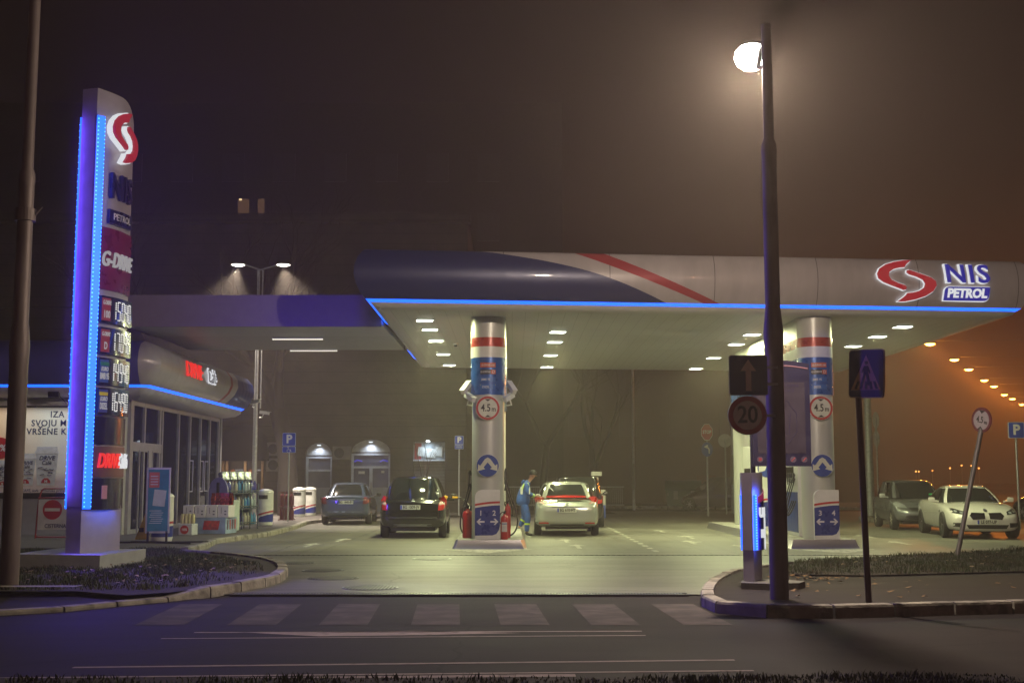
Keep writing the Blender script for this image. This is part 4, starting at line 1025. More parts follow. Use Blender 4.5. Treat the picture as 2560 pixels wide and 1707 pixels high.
u0, v0 = bf(92, 1226); m2.text('DRIVE CAFÉ, kafa. Vrhunska priča', .10, lambda u, v, w_: (u0+u, -.012-w_, v0+v), .004, .001, shear=.15); m2.build('lettering', INK, bb)
u0, v0 = bf(0, 1120); MB().prism(circ(u0, v0, .28, 28), 0, .008, lambda u, v, w_: (u, -.01-w_, v)).build('red_roundel', RED, bb); MB().text('%', .24, lambda u, v, w_: (u0+u+.08, -.02-w_, v0+v), .004, .005).build('roundel_lettering', WHITE, bb)
def cup(px, pyt, pyb, wd, sz):
    u0, v1 = bf(px, pyt); _, v0 = bf(px, pyb); h = v1-v0; y0 = -.012
    g_ = lambda u, v, w_: (u0+u, y0-w_, v0+v*h)
    q = MB().prism([(-wd*.36, 0), (wd*.36, 0), (wd*.47, .82), (-wd*.47, .82)], 0, .004, g_).build('printed_cup', M('cup_white', (.62, .63, .63), .5), bb)
    MB().prism([(-wd*.5, .82), (wd*.5, .82), (wd*.5, .87), (wd*.44, .90), (wd*.42, 1), (-wd*.42, 1), (-wd*.44, .90), (-wd*.5, .87)], .004, .008, g_).build('lid', M('lid_white', (.72, .72, .72), .5), q)
    MB().prism([(-wd*.2, .06), (wd*.2, .06), (wd*.17, .13), (wd*.07, .19), (-wd*.07, .19), (-wd*.17, .13)], .004, .007, g_).build('size_badge', RED, q)
    k = MB().text('DRIVE', wd*.24, lambda u, v, w_: (u0+u, y0-.006-w_, v0+h*.70+v), .003, .002, shear=.25); k.text('Café', wd*.22, lambda u, v, w_: (u0+u, y0-.006-w_, v0+h*.58+v), .003, .001, shear=.1)
    rn = random.Random(px)
    for i in range(9):
        a, c_ = rn.uniform(-.3, .3)*wd, rn.uniform(.22, .50); k.tube([g_(a-.05, c_, .008), g_(a, c_+rn.uniform(-.02, .03), .008), g_(a+.06, c_+rn.uniform(-.03, .03), .008)], .008, 4)
    k.build('cup_drawing', INK, q); MB().text(sz, wd*.16, lambda u, v, w_: (u0+u, y0-.010-w_, v0+h*.1+v), .003, .003).build('size_letter', WHITE, q)
cup(118, 1116, 1213, .62, 'M'); cup(66, 1133, 1213, .52, 'S'); cup(8, 1150, 1216, .50, 'S')
lamp('AREA', 'billboard_light', (.2, -.38, 3.50), 40, (.9, .97, 1), bb, 4.6, .12, rot=(R(-22), 0, 0))
fl = thing('floodlight', 'small dark floodlight on a bracket above the coffee billboard', 'lamp', D(135, 985, 31.3))
MB().box((0, 0, 0), (.27, .14, .15), rx=R(15), bev=.01).build('lamp_head', BLACKG, fl); MB().tube([(0, 0, .08), (0, .05, .16), (.0, .5, .2)], .015, 6).build('bracket', DARKM, fl); MB().tube([(.1, 0, 0), (.22, .3, -.22)], .012, 6).build('stay', DARKM, fl)
# shop name on side fascia
dn = thing('cafe_sign', 'red and white lit Drive Café letters on the shop fascia', 'sign', (0, 0, 0))
def SFZ(yc, zc): return lambda u, v, w_: (-9.22+.34-1.0*(zc+v-SZ-.66)**2+w_+.01, yc+u, zc+v)
c0 = G(463, 910, SZ+.66)[1] if False else 34.6
MB().text('DRIVE', .62, lambda u, v, w_: SFZ(34.35, SZ+.70)(u, v, w_), .03, .0, shear=.2, width=.95, spacing=1.08).build('red_letters', SIGNR, dn)
MB().text('Café', .58, lambda u, v, w_: SFZ(36.35, SZ+.70)(u, v, w_), .02, .035, shear=.1, width=1.0).build('white_backing', SIGNW, dn); MB().text('Café', .58, lambda u, v, w_: SFZ(36.35, SZ+.70)(u, v, w_+.025), .01, -.006, shear=.1, width=1.0).build('black_letters', BLACK, dn)
cctv(D(636, 1005, 42.6), R(70), R(-12), 'security camera under the far end of the shop fascia', 1)
# ------------------------------------------------------------------ cars
GLASSC = M('car_glass', (.010, .013, .013), .06, coat=.8, spec=.8, var=.1)
TYRE = M('tyre', (.014, .014, .014), .75, var=.2, scale=20); RIM = M('wheel_rim', (.32, .32, .33), .3, .8)
TAIL = M('tail_red', (.45, .012, .012), .15, coat=1, emit=(.8, .02, .01), es=.05); TAILW = M('tail_clear', (.55, .45, .42), .15, coat=1)
LENS = M('lens_clear', (.55, .58, .60), .08, .5, coat=1); ORG = M('indicator_orange', (.7, .22, .03), .2, coat=1)
def baked(mb, mods):
    me = bpy.data.meshes.new('t'); me.from_pydata([tuple(p) for p in mb.v], [], mb.f); me.update()
    bm = bmesh.new(); bm.from_mesh(me); bmesh.ops.recalc_face_normals(bm, faces=bm.faces); bm.to_mesh(me); bm.free()
    o = bpy.data.objects.new('t', me); col.objects.link(o); tmp = []
    for kind, kw in mods:
        m_ = o.modifiers.new('m', kind)
        for k, v in kw.items():
            if k == 'cut':
                c_ = v.build('cut', None); tmp.append(c_); m_.object = c_
            else: setattr(m_, k, v)
    dg = bpy.context.evaluated_depsgraph_get(); r = bpy.data.meshes.new_from_object(o.evaluated_get(dg))
    out = MB(); out.v = [q.co.copy() for q in r.vertices]; out.f = [tuple(p.vertices) for p in r.polygons]
    for q in [o]+tmp: bpy.data.objects.remove(q)
    return out
def sgnpow(v, p): return math.copysign(abs(v)**p, v)
class Car:
    def __init__(s, label, loc, rz, paint, st, gh, wheels, name='parked_car', group=None, rimm=RIM, wr=.31, pillars=((38, 58), (122, 142), (-3, 3), (177, 183), (296, 318), (222, 244)), tw=.20):
        s.t = thing(name, label, 'car', loc, rz, group)
        rings = []
        for (y, w_, zb, zs, zt) in st:
            h = [(0, zb), (w_*.8, zb), (w_*.965, zb+.07), (w_, zb+(zs-zb)*.48), (w_*.975, zs-.08), (w_*.90, zs), (w_*.5, zs*.35+zt*.65), (0, zt)]
            rings.append([(x, y, z) for x, z in h]+[(-x, y, z) for x, z in h[-2:0:-1]])
        cut = MB()
        for (y, tr) in wheels:
            for sx_ in (-1, 1): cut.tube([(sx_*.45, y, wr), (sx_*1.3, y, wr)], wr+.055, 28)
        body = baked(MB().loft(rings), [('SUBSURF', dict(levels=2)), ('BOOLEAN', dict(cut=cut, solver='EXACT'))])
        s.bvh = [BVHTree.FromPolygons(body.v, body.f)]
        s.body = body.build('body', paint, s.t, smooth=40)
        # greenhouse
        yb0, yb1, wb, zb, yr0, yr1, wr_, zr, ex = gh
        def P(t, a, o=0):
            a = R(a); c_, s_ = sgnpow(math.cos(a), 2/ex), sgnpow(math.sin(a), 2/ex); b_ = math.sin(PI*t)*.03+o
            y0 = yb0+(yr0-yb0)*t-b_; y1 = yb1+(yr1-yb1)*t+b_; ww = wb+(wr_-wb)*t+b_
            return ((c_*ww), (y0+y1)/2+s_*(y1-y0)/2, zb+(zr-zb)*(t**.95))
        A = [i*360/48 for i in range(48)]
        gl = MB().loft([[P(t, a) for a in A] for t in (0, .25, .5, .75, .9, .97)], cap=False)
        roof = [[P(t, a, .004) for a in A] for t in (.90, .95)]
        cy0 = (yr0+yr1)/2
        for k, dz in ((.985, .0), (.93, .022), (.75, .042), (.4, .055), (.02, .06)):
            roof.append([(P(1, a)[0]*k, cy0+(P(1, a)[1]-cy0)*k, zr-.02+dz) for a in A])
        rf = MB().loft(roof); g_ = gl.build('windows', GLASSC, s.t, smooth=50); s.bvh.append(BVHTree.FromPolygons(gl.v, gl.f)); s.bvh.append(BVHTree.FromPolygons(rf.v, rf.f))
        rf.build('roof', paint, s.t, smooth=60)
        pm_ = MB()
        for (a0, a1) in pillars:
            n = 5; pm_.loft([[P(t, a0+(a1-a0)*i/n, .012 if 0 < i < n else -.01) for i in range(n+1)] for t in (0, .25, .5, .75, .92)], cap=False, closed=False)
        pm_.build('pillars', paint, s.t, smooth=60)
        s.P = P
        # wheels
        for (y, tr) in wheels:
            for sx_ in (-1, 1):
                wt = MB().lathe([(wr*.62, -tw/2+.01), (wr*.93, -tw/2), (wr, -tw/2+.035), (wr*1.005, 0), (wr, tw/2-.035), (wr*.93, tw/2), (wr*.62, tw/2-.01)], 32, 'x', (sx_*tr, y, wr)).build('tyre', TYRE, s.t, smooth=40)
                q = sx_*(tr+tw/2-.03); m_ = MB().lathe([(wr*.64, 0), (wr*.66, sx_*.02), (wr*.58, sx_*.015), (wr*.57, -sx_*.04), (.0, -sx_*.045)], 32, 'x', (q, y, wr))
                for k in range(7):
                    a = 2*PI*k/7; m_.tube([(q-sx_*.0, y+.03*math.cos(a), wr+.03*math.sin(a)), (q+sx_*.005, y+wr*.6*math.cos(a), wr+wr*.6*math.sin(a))], [.028, .02], 6)
                m_.lathe([(.06, -.02), (.06, sx_*.02), (0, sx_*.03)], 16, 'x', (q, y, wr)); m_.build('rim', rimm, wt, smooth=40)
        MB().box((0, 0, .30), (1.15, (st[-1][0]-st[0][0])*.86, .24)).build('underbody', BLACK, s.t)
    def hit(s, axis, side, u, z):
        best = None
        for b_ in s.bvh:
            if axis == 'y': o = Vector((u, side*6, z)); d = Vector((0, -side, 0))
            else: o = Vector((side*6, u, z)); d = Vector((-side, 0, 0))
            h = b_.ray_cast(o, d)
            if h[0] is not None:
                v = (h[0].y if axis == 'y' else h[0].x)*side
                if best is None or v > best: best = v
        return best
    def decal(s, poly, name, mat, side=-1, off=.01, axis='y', parent=None, mirror=False, rings=(1, .72, .4, 0.02)):
        P = []
        for i in range(len(poly)):
            a, b_ = Vector(poly[i]), Vector(poly[(i+1) % len(poly)]); n = max(1, int((b_-a).length/.06))
            P += [a.lerp(b_, k/n) for k in range(n)]
        c_ = sum(P, Vector((0, 0)))/len(P); R_ = []; last = None
        for k, (sc_, of) in enumerate([(1, -.012)]+[(r_, off) for r_ in rings]):
            rr = []
            for p in P:
                q = c_+(p-c_)*sc_; v = s.hit(axis, side, q.x, q.y)
                if v is None: v = last if last is not None else 0
                last = v; v = (v+of)*side
                rr.append((q.x, v, q.y) if axis == 'y' else (v, q.x, q.y))
            R_.append(rr)
        o = MB().loft(R_).build(name, mat, parent or s.t, smooth=35)
        if mirror: s.decal([(-x, z) for x, z in poly][::-1], name, mat, side, off, axis, parent, False, rings)
        return o
    def plate(s, txt, x, z, side=-1, wd=.52, h=.115):
        v = max(s.hit('y', side, x+q, z+p) or -9 for q in (-.2, 0, .2) for p in (-.05, .05))+.012
        sg = side
        fn = (lambda u, w2, d: (x+u, -v-d, z+w2)) if side < 0 else (lambda u, w2, d: (x-u, v+d, z+w2))
        pl = MB().prism(rrect(0, 0, wd, h, .01), -.03, .008, fn).build('number_plate', M('plate_white', (.58, .60, .52), .4), s.t)
        MB().prism(rrect(-wd/2+.025, 0, .045, h*.9, .005), .008, .010, fn).build('plate_badge', M('plate_blue', (.01, .04, .4)), pl)
        MB().text(txt, .115, lambda u, w2, d: fn(u+.02, w2, d+.009), .003, .0035, width=.78, spacing=1.0).build('plate_lettering', BLACK, pl)
    def mirror_(s, y, z, x, mat, sides=(-1, 1)):
        for q in sides:
            m_ = MB().box((q*(x+.12), y, z), (.17, .10, .13), bev=.04); m_.tube([(q*(x-.06), y+.02, z-.05), (q*(x+.07), y, z-.03)], .025, 6); m_.build('wing_mirror', mat, s.t, smooth=50)
def rect(x0, x1, z0, z1): return [(x0, z0), (x1, z0), (x1, z1), (x0, z1)]

# silver hatchback at the right-hand pump
SILV = M('silver_paint', (.44, .46, .42), .26, .4, var=.02, coat=.8, scale=1.5, rvar=.03)
c = Car('silver hatchback with a split rear window being filled at the pump', (1.52, 35.55, 0), R(-1.2), SILV,
        [(-2.15, .66, .40, .72, .75), (-2.10, .80, .31, .84, .87), (-1.97, .865, .24, .93, .96), (-1.55, .895, .20, 1.00, 1.03), (-.6, .89, .2, 1.0, 1.02), (.5, .885, .2, .95, .97), (1.3, .88, .2, .86, .93), (1.8, .83, .22, .72, .80), (2.12, .64, .32, .50, .56)],
        (-1.72, 1.15, .80, .95, -1.0, .45, .585, 1.43, 4.2), [(-1.25, .78), (1.35, .78)], wr=.32)
DGL = M('dark_lens', (.015, .02, .018), .1, coat=.8)
c.decal([(-.56, .92), (.56, .92), (.66, 1.02), (-.66, 1.02)], 'lower_window', DGL, off=.012)
c.decal([(-.70, 1.03), (.70, 1.03), (.66, 1.075), (0, 1.09), (-.66, 1.075)], 'light_bar', TAIL, off=.03)
for q in (-1, 1):
    P = [(q*.60, .86), (q*.84, .90), (q*.87, 1.00), (q*.82, 1.055), (q*.60, 1.05), (q*.66, .95)]
    if q > 0: P = P
    tl = c.decal(P if q > 0 else P[::-1], 'tail_light', TAIL, off=.02)
    P = [(q*.61, .865), (q*.80, .885), (q*.82, .92), (q*.67, .93)]; c.decal(P if q > 0 else P[::-1], 'clear_lens', TAILW, off=.026, parent=tl)
    c.decal(rect(q*.62-.13, q*.62+.13, .335, .375), 'reflector', TAIL, off=.012)
c.decal([(-.52, .60), (.52, .60), (.58, .80), (-.58, .80)], 'tailgate_recess', SILV, off=.006); c.decal(rect(-.40, .40, .775, .79), 'handle_strip', BLACK, off=.02)
c.decal(rect(-.45, .45, .285, .325), 'diffuser', BLACK, off=.012); c.decal([(-.045, .83), (.045, .83), (.045, .885), (-.045, .885)], 'badge', LENS, off=.016)
c.plate('BG 610-HT', .0, .70); c.mirror_(.55, 1.0, .88, BLACKG)
MB().tube([(0, -1.0, 1.50), (0, -.98, 1.56)], [.02, .006], 6).build('aerial', BLACK, c.t); MB().tube([(-.35, -1.62, 1.20), (-.5, -1.35, 1.36)], .008, 5).build('wiper', GREYM, c.t)
MB().box((-.895, -1.12, .96), (.01, .16, .15)).build('fuel_flap', SILV, c.t)

# black MPV at the left-hand pump
BLK = M('black_paint', (.010, .011, .010), .16, .1, rvar=.03, coat=1, var=.1)
c = Car('black compact family car with red tail lights being filled left of the column', (-2.62, 34.25, 0), R(1.0), BLK,
        [(-1.92, .66, .40, .78, .82), (-1.88, .80, .32, .93, .97), (-1.80, .86, .26, .99, 1.03), (-1.4, .88, .22, 1.01, 1.04), (-.4, .88, .22, 1.0, 1.03), (.6, .88, .22, .98, 1.02), (1.2, .86, .22, .90, .98), (1.65, .80, .24, .74, .84), (1.90, .62, .32, .52, .60)],
        (-1.80, 1.25, .80, .98, -1.42, .35, .585, 1.575, 4.2), [(-1.28, .76), (1.28, .76)], wr=.32, pillars=((38, 58), (122, 142), (-3, 3), (177, 183), (303, 322), (218, 237)))
for q in (-1, 1):
    P = [(q*.66, .72), (q*.86, .74), (q*.87, .98), (q*.80, 1.10), (q*.74, 1.06), (q*.68, .9)]
    tl = c.decal(P if q > 0 else P[::-1], 'tail_light', TAIL, off=.02)
    P = [(q*.69, .86), (q*.83, .87), (q*.84, .93), (q*.70, .93)]; c.decal(P if q > 0 else P[::-1], 'clear_lens', TAILW, off=.026, parent=tl)
c.decal(rect(-.42, .42, .915, .935), 'boot_trim', BLACKG, off=.02); c.decal([(-.05, .95), (.05, .95), (0, 1.0)], 'badge', LENS, off=.014)
c.decal(rect(-.82, .82, .52, .55), 'bumper_line', M('black_gloss2', (.05, .055, .05), .2, coat=1), off=.015); c.decal(rect(-.5, .5, .30, .36), 'lower_trim', GREYM, off=.004)
c.plate('BG 1009-JV', -.06, .80); c.mirror_(.75, 1.05, .87, BLACK, (1,)); MB().tube([(0, -1.35, 1.60), (0, -1.33, 1.67)], [.015, .004], 6).build('aerial', BLACK, c.t)
MB().text('AVANT', .05, lambda u, v, w_: (-.52+u, (-(c.hit('y', -1, -.52, .985) or 1.9))-.01-w_, .97+v), .003).text('CDI', .05, lambda u, v, w_: (.60+u, (-(c.hit('y', -1, .6, .985) or 1.9))-.012-w_, .97+v), .003).build('badge_lettering', LENS, c.t) if False else None

# blue-grey saloon
BSED = M('blue_grey_paint', (.075, .10, .16), .26, .4, rvar=.03, coat=.8, var=.05)
c = Car('blue-grey saloon parked in front of the arched doors', (-5.72, 44.0, 0), R(2.5), BSED,
        [(-2.22, .66, .40, .80, .84), (-2.18, .80, .32, .93, .97), (-2.05, .84, .24, .97, 1.00), (-1.5, .86, .2, .99, 1.02), (-.5, .86, .2, .96, .98), (.8, .86, .2, .92, .95), (1.5, .84, .2, .82, .90), (2.0, .76, .22, .68, .74), (2.2, .6, .3, .5, .55)],
        (-1.55, 1.2, .76, .95, -.85, .35, .55, 1.385, 4.2), [(-1.28, .74), (1.35, .74)], wr=.31)
for q in (-1, 1):
    P = [(q*.60, .70), (q*.83, .71), (q*.84, .90), (q*.76, .93), (q*.64, .93)]; c.decal(P if q > 0 else P[::-1], 'tail_light', M('tail_dull', (.16, .015, .02), .2, coat=1), off=.018)
c.decal(rect(-.82, .82, .42, .46), 'bumper_strip', M('chrome_dull', (.2, .24, .32), .25, .6), off=.015); c.decal(rect(-.35, .35, .845, .86), 'boot_trim', GREYM, off=.014)
c.plate('BG 1440-BV', .02, .76); c.mirror_(.6, .98, .84, BLACK, (1,))

# white coupe, front three-quarter
WHT = M('white_pearl', (.66, .64, .60), .22, .05, rvar=.03, coat=1, var=.03)
ang = math.atan2(.47, 3.22)
c = Car('white coupe with kidney grille facing the camera by the leaning sign', (12.45, 34.1, 0), PI-.135, WHT,
        [(-2.42, .70, .40, .80, .84), (-2.36, .84, .3, .92, .96), (-2.1, .90, .22, .97, 1.0), (-1.45, .945, .17, .97, 1.0), (-.4, .935, .17, .93, .95), (.6, .93, .17, .91, .96), (1.3, .94, .17, .87, .96), (1.9, .90, .18, .76, .86), (2.25, .80, .19, .66, .72), (2.42, .62, .22, .54, .58)],
        (-1.75, 1.05, .82, .90, -.75, .15, .56, 1.325, 4), [(-1.42, .83), (1.43, .83)], wr=.345, rimm=M('dark_rim', (.07, .07, .075), .3, .8), tw=.24, pillars=((36, 50), (130, 144), (300, 340), (200, 240)))
for q in (-1, 1):
    P = [(q*.06, .52), (q*.36, .50), (q*.42, .60), (q*.36, .68), (q*.05, .67)]; P = P if q > 0 else P[::-1]
    kg = c.decal(P, 'kidney_grille', BLACKG, side=1, off=.015)
    P = [(q*.50, .62), (q*.80, .66), (q*.86, .76), (q*.74, .78), (q*.52, .70)]; P = P if q > 0 else P[::-1]
    hl = c.decal(P, 'headlight', M('headlamp_dark', (.05, .06, .07), .08, .3, coat=1), side=1, off=.014)
    for xx, zz in ((.60, .68), (.72, .71)): c.decal([(q*xx+.04*math.cos(a), zz+.03*math.sin(a)) for a in [k*PI/5 for k in range(10)]], 'lamp_ring', LENS, side=1, off=.022, parent=hl)
    P = [(q*.55, .30), (q*.80, .32), (q*.80, .42), (q*.54, .42)]; c.decal(P if q > 0 else P[::-1], 'side_intake', BLACK, side=1, off=.012)
c.decal([(-.46, .27), (.46, .27), (.52, .37), (-.52, .37)], 'lower_intake', BLACK, side=1, off=.012)
c.decal([(.05*math.cos(k*PI/8), .735+.04*math.sin(k*PI/8)) for k in range(16)], 'badge', M('badge_dark', (.05, .06, .09), .3, .5), side=1, off=.018)
c.plate('LE 077-UP', .0, .44, side=1); c.mirror_(.62, .98, .90, WHT)
c.decal([(-.9, .62), (1.0, .66), (1.0, .675), (-.9, .635)], 'body_crease', M('seam_shadow', (.25, .25, .2), .5), side=1, axis='x', off=.004, rings=(1, .5, .02)); 
for q in (1, -1): c.decal([(1.0, .66), (1.12, .66), (1.12, .72), (1.0, .70)], 'side_vent', BLACK, side=q, axis='x', off=.008)

# grey hatch
GRY = M('grey_paint', (.16, .17, .18), .24, .4, rvar=.03, coat=.8, var=.05)
c = Car('dark grey hatchback with a green windscreen sticker beside the white coupe', (12.55, 39.2, 0), PI-.10, GRY,
        [(-1.95, .68, .40, .8, .84), (-1.9, .8, .3, .95, .98), (-1.7, .84, .22, 1.0, 1.03), (-.8, .86, .2, 1.0, 1.02), (.3, .86, .2, .96, .99), (1.1, .86, .2, .90, .99), (1.6, .80, .22, .74, .84), (1.9, .62, .3, .54, .6)],
        (-1.75, 1.15, .79, .95, -1.3, .3, .61, 1.475, 4.6), [(-1.22, .75), (1.25, .75)], wr=.31, rimm=M('pale_rim', (.5, .48, .40), .4, .5))
for q in (-1, 1):
    P = [(q*.45, .66), (q*.75, .70), (q*.80, .84), (q*.66, .86), (q*.50, .76)]; c.decal(P if q > 0 else P[::-1], 'headlight', LENS, side=1, off=.014)
c.decal([(-.35, .58), (.35, .58), (.42, .68), (-.42, .68)], 'grille', BLACK, side=1, off=.01); c.decal([(-.55, .32), (.55, .32), (.5, .45), (-.5, .45)], 'lower_intake', BLACK, side=1, off=.01); c.mirror_(.68, 1.02, .85, M('mirror_silver', (.45, .46, .46), .3, .3)); c.plate('BG 233-KL', 0, .50, side=1) if False else None
v = c.P(.2, 105, .02); MB().box(v, (.15, .01, .07), rx=-.6).build('green_sticker', M('sticker_green', (.02, .5, .10), .5, emit=(.02, .8, .15), es=.12), c.t)

# background cars
DRK = M('dark_paint', (.018, .018, .018), .2, .2, rvar=.03, coat=1); MAR = M('maroon_paint', (.05, .012, .018), .2, .2, rvar=.03, coat=1)
def simple(lab, loc, rz, paint, tail=None):
    c = Car(lab, loc, rz, paint, [(-1.95, .68, .40, .8, .84), (-1.9, .8, .3, .95, .98), (-1.7, .84, .22, 1.0, 1.03), (-.8, .87, .2, 1.02, 1.04), (.3, .87, .2, 1.0, 1.02), (1.1, .86, .2, .90, .99), (1.6, .80, .22, .74, .84), (1.9, .62, .3, .54, .6)],
            (-1.8, 1.2, .80, .97, -1.45, .3, .64, 1.60, 4.6), [(-1.22, .76), (1.25, .76)], wr=.32)
    for q in (-1, 1):
        P = [(q*.62, .75), (q*.82, .77), (q*.84, 1.0), (q*.70, 1.0)]; c.decal(P if q > 0 else P[::-1], 'tail_light', tail or TAIL, off=.018)
        P = [(q*.45, .66), (q*.75, .70), (q*.80, .84), (q*.66, .86), (q*.50, .76)]; c.decal(P if q > 0 else P[::-1], 'headlight', LENS, side=1, off=.014)
    c.mirror_(.7, 1.05, .86, paint); return c
c = simple('tall black car standing directly in front of the silver hatchback', (2.15, 41.4, .0), R(-2), DRK); 
simple('dark maroon car parked by the green bins behind the entrance pylon', (10.2, 61.0, 0), R(62), MAR)
simple('dark car with one red lamp lit at the far right edge', (20.6, 46.2, 0), R(35), DRK, EM('tail_lit', (1, .10, .01), 1.6))

# ------------------------------------------------------------------ attendant
def skin(chains, sub=2, root=0):
    """chains: lists of (x,y,z,r); shared joints are merged"""
    vs = []; rs = []; es = []; idx = {}
    for ch in chains:
        prev = None
        for p in ch:
            k = tuple(round(q, 3) for q in p[:3])
            if k not in idx: idx[k] = len(vs); vs.append(p[:3]); rs.append(p[3])
            if prev is not None and prev != idx[k]: es.append((prev, idx[k]))
            prev = idx[k]
    me = bpy.data.meshes.new('sk'); me.from_pydata(vs, es, []); o = bpy.data.objects.new('sk', me); col.objects.link(o)
    m_ = o.modifiers.new('s', 'SKIN'); m_.use_smooth_shade = True; m_.branch_smoothing = .5
    for i, sv in enumerate(me.skin_vertices[0].data):
        r_ = rs[i]; sv.radius = (r_, r_) if not isinstance(r_, tuple) else r_; sv.use_root = (i == root)
    s_ = o.modifiers.new('u', 'SUBSURF'); s_.levels = sub
    dg = bpy.context.evaluated_depsgraph_get(); r = bpy.data.meshes.new_from_object(o.evaluated_get(dg))
    out = MB(); out.v = [q.co.copy() for q in r.vertices]; out.f = [tuple(p.vertices) for p in r.polygons]
    bpy.data.objects.remove(o); return out
PX, PY = .0, 34.0
per = thing('person', 'attendant in blue work suit and black cap bending to fill the silver car', 'person', (PX+.33, PY, 0))
# local coordinates: x to the right, y away from camera
hip = (0, 0, .93); sp1 = (.0, 0, 1.10); ch_ = (.03, 0, 1.30); nk = (.13, 0, 1.47); hd0 = (.21, 0, 1.56); hd1 = (.25, 0, 1.66)
def arm(sy, el, wr_, r=(.05, .042, .034, .028)):
    return [(ch_[0]+.0, 0, ch_[2], .12), (.07, sy*.17, 1.38, .062), (el[0], el[1], el[2], .045), (wr_[0], wr_[1], wr_[2], .029)]
aL = arm(-1, (.10, -.24, 1.13), (.30, -.14, 1.07)); aR = arm(1, (.12, .22, 1.14), (.33, .10, 1.06))
body_ = skin([[(0, 0, .93, .09), (0, 0, 1.10, .10), (ch_[0], 0, ch_[2], .11), (nk[0], 0, nk[2], .05), (.19, 0, 1.545, .052), (.235, 0, 1.62, .088), (.25, 0, 1.70, .078)],
    aL+[(.38, -.12, 1.06, .030)], aR+[(.41, .08, 1.05, .030)],
    [(0, 0, .93, .09), (.03, -.09, .86, .055), (.10, -.10, .47, .042), (.07, -.10, .09, .038), (.10, -.10, .05, .035), (.20, -.11, .03, .028)],
    [(0, 0, .93, .09), (.0, .09, .86, .055), (.02, .11, .48, .042), (-.13, .12, .22, .038), (-.15, .12, .16, .035), (-.07, .12, .05, .028)]])
bo = body_.build('body', SKIN, per, smooth=180)
# face and fingers join the body mesh as one surface set
fm_ = MB(); 
fm_.lathe([(0, -.035), (.012, -.02), (.016, 0), (.010, .02), (0, .026)], 10, 'x', (.335, 0, 1.615))
for q in (-1, 1): fm_.lathe([(0, -.012), (.022, 0), (0, .012)], 10, 'y', (.235, q*.09, 1.625))
for (h0, sy) in (((.38, -.12, 1.06), -1), ((.41, .08, 1.05), 1)):
    for k in range(4):
        y = h0[1]+(k-1.5)*.018; L_ = (.070, .082, .078, .062)[k]
        f_ = skin([[(h0[0]+.01, y, h0[2]+.0, .010), (h0[0]+.01+L_*.5, y, h0[2]+.006, .009), (h0[0]+L_*.85, y, h0[2]-.018, .008), (h0[0]+L_*.95, y-.004, h0[2]-.042, .007)]], 1); fm_.add(f_.v, f_.f)
    f_ = skin([[(h0[0]-.02, h0[1]-.02, h0[2], .012), (h0[0]+.02, h0[1]-.045, h0[2]-.005, .010), (h0[0]+.05, h0[1]-.04, h0[2]-.02, .008)]], 1); fm_.add(f_.v, f_.f)
me = bo.data; k_ = len(me.vertices); vs = [v.co.copy() for v in me.vertices]+fm_.v; fs = [tuple(p.vertices) for p in me.polygons]+[tuple(i+k_ for i in f) for f in fm_.f]
me.clear_geometry(); me.from_pydata([tuple(v) for v in vs], [], fs); me.update(); me.polygons.foreach_set('use_smooth', [True]*len(me.polygons))
SUIT = M('work_suit_blue', (.022, .075, .30), .8, var=.25, scale=9, bump=.6, bscale=14); HIV = M('hi_vis', (.45, .62, .04), .5, emit=(.6, .9, .05), es=.08); SW = M('suit_white', (.55, .56, .52), .8, var=.1)
jk = skin([[(-.03, 0, .78, .20), (-.03, 0, .98, .21), (-.0, 0, 1.18, .195), (.03, 0, 1.33, .175), (.10, 0, 1.43, .11), (.14, 0, 1.475, .075)],
    [(.03, 0, 1.33, .175), (.07, -.18, 1.37, .082), (.10, -.245, 1.13, .068), (.20, -.20, 1.10, .055), (.30, -.14, 1.07, .050)],
    [(.03, 0, 1.33, .175), (.07, .18, 1.37, .082), (.12, .225, 1.14, .068), (.22, .17, 1.10, .055), (.33, .10, 1.06, .050)]])
jo = jk.build('jacket', SUIT, per, smooth=180)
skin([[(.05, 0, 1.46, .085), (-.02, 0, 1.44, .07), (-.06, 0, 1.38, .045)]], 2).build('hood', SUIT, jo, smooth=180)
tr_ = skin([[(0, 0, .95, .15), (0, 0, .86, .145), (.03, -.09, .78, .12), (.10, -.10, .47, .092), (.08, -.10, .28, .072), (.07, -.10, .10, .070)], [(0, 0, .86, .145), (.0, .09, .78, .12), (.02, .11, .48, .092), (-.07, .115, .33, .070), (-.12, .12, .23, .066)]])
to = tr_.build('trousers', SUIT, per, smooth=180)
def wrap(bvh, p0, p1, r0, d, mat, name, par, n=18, o=.006):
    """band hugging a limb between p0 and p1"""
    p0, p1 = Vector(p0), Vector(p1); ax = (p1-p0).normalized(); a = ax.cross(Vector((0, 1, .01))).normalized(); b_ = ax.cross(a)
    rg = []
    for q in (p0, p1):
        rr = []
        for i in range(n):
            dr = a*math.cos(2*PI*i/n)+b_*math.sin(2*PI*i/n); h = bvh.ray_cast(q+dr*.6, -dr, .6); rr.append((h[0] if h[0] is not None and (h[0]-q).length < r0*2 else q+dr*r0)+dr*o)
        rg.append(rr)
    return MB().loft(rg, cap=False).build(name, mat, par, smooth=60)
jb = BVHTree.FromPolygons(jk.v, jk.f); tb = BVHTree.FromPolygons(tr_.v, tr_.f)
wrap(jb, (.215, -.192, 1.096), (.235, -.18, 1.09), .055, 0, HIV, 'cuff_band', jo); wrap(jb, (.25, -.17, 1.085), (.268, -.16, 1.08), .055, 0, HIV, 'cuff_band', jo)
wrap(tb, (.085, -.10, .34), (.083, -.10, .295), .075, 0, HIV, 'leg_band', to); wrap(tb, (-.02, .113, .42), (-.045, .114, .38), .075, 0, HIV, 'leg_band', to)
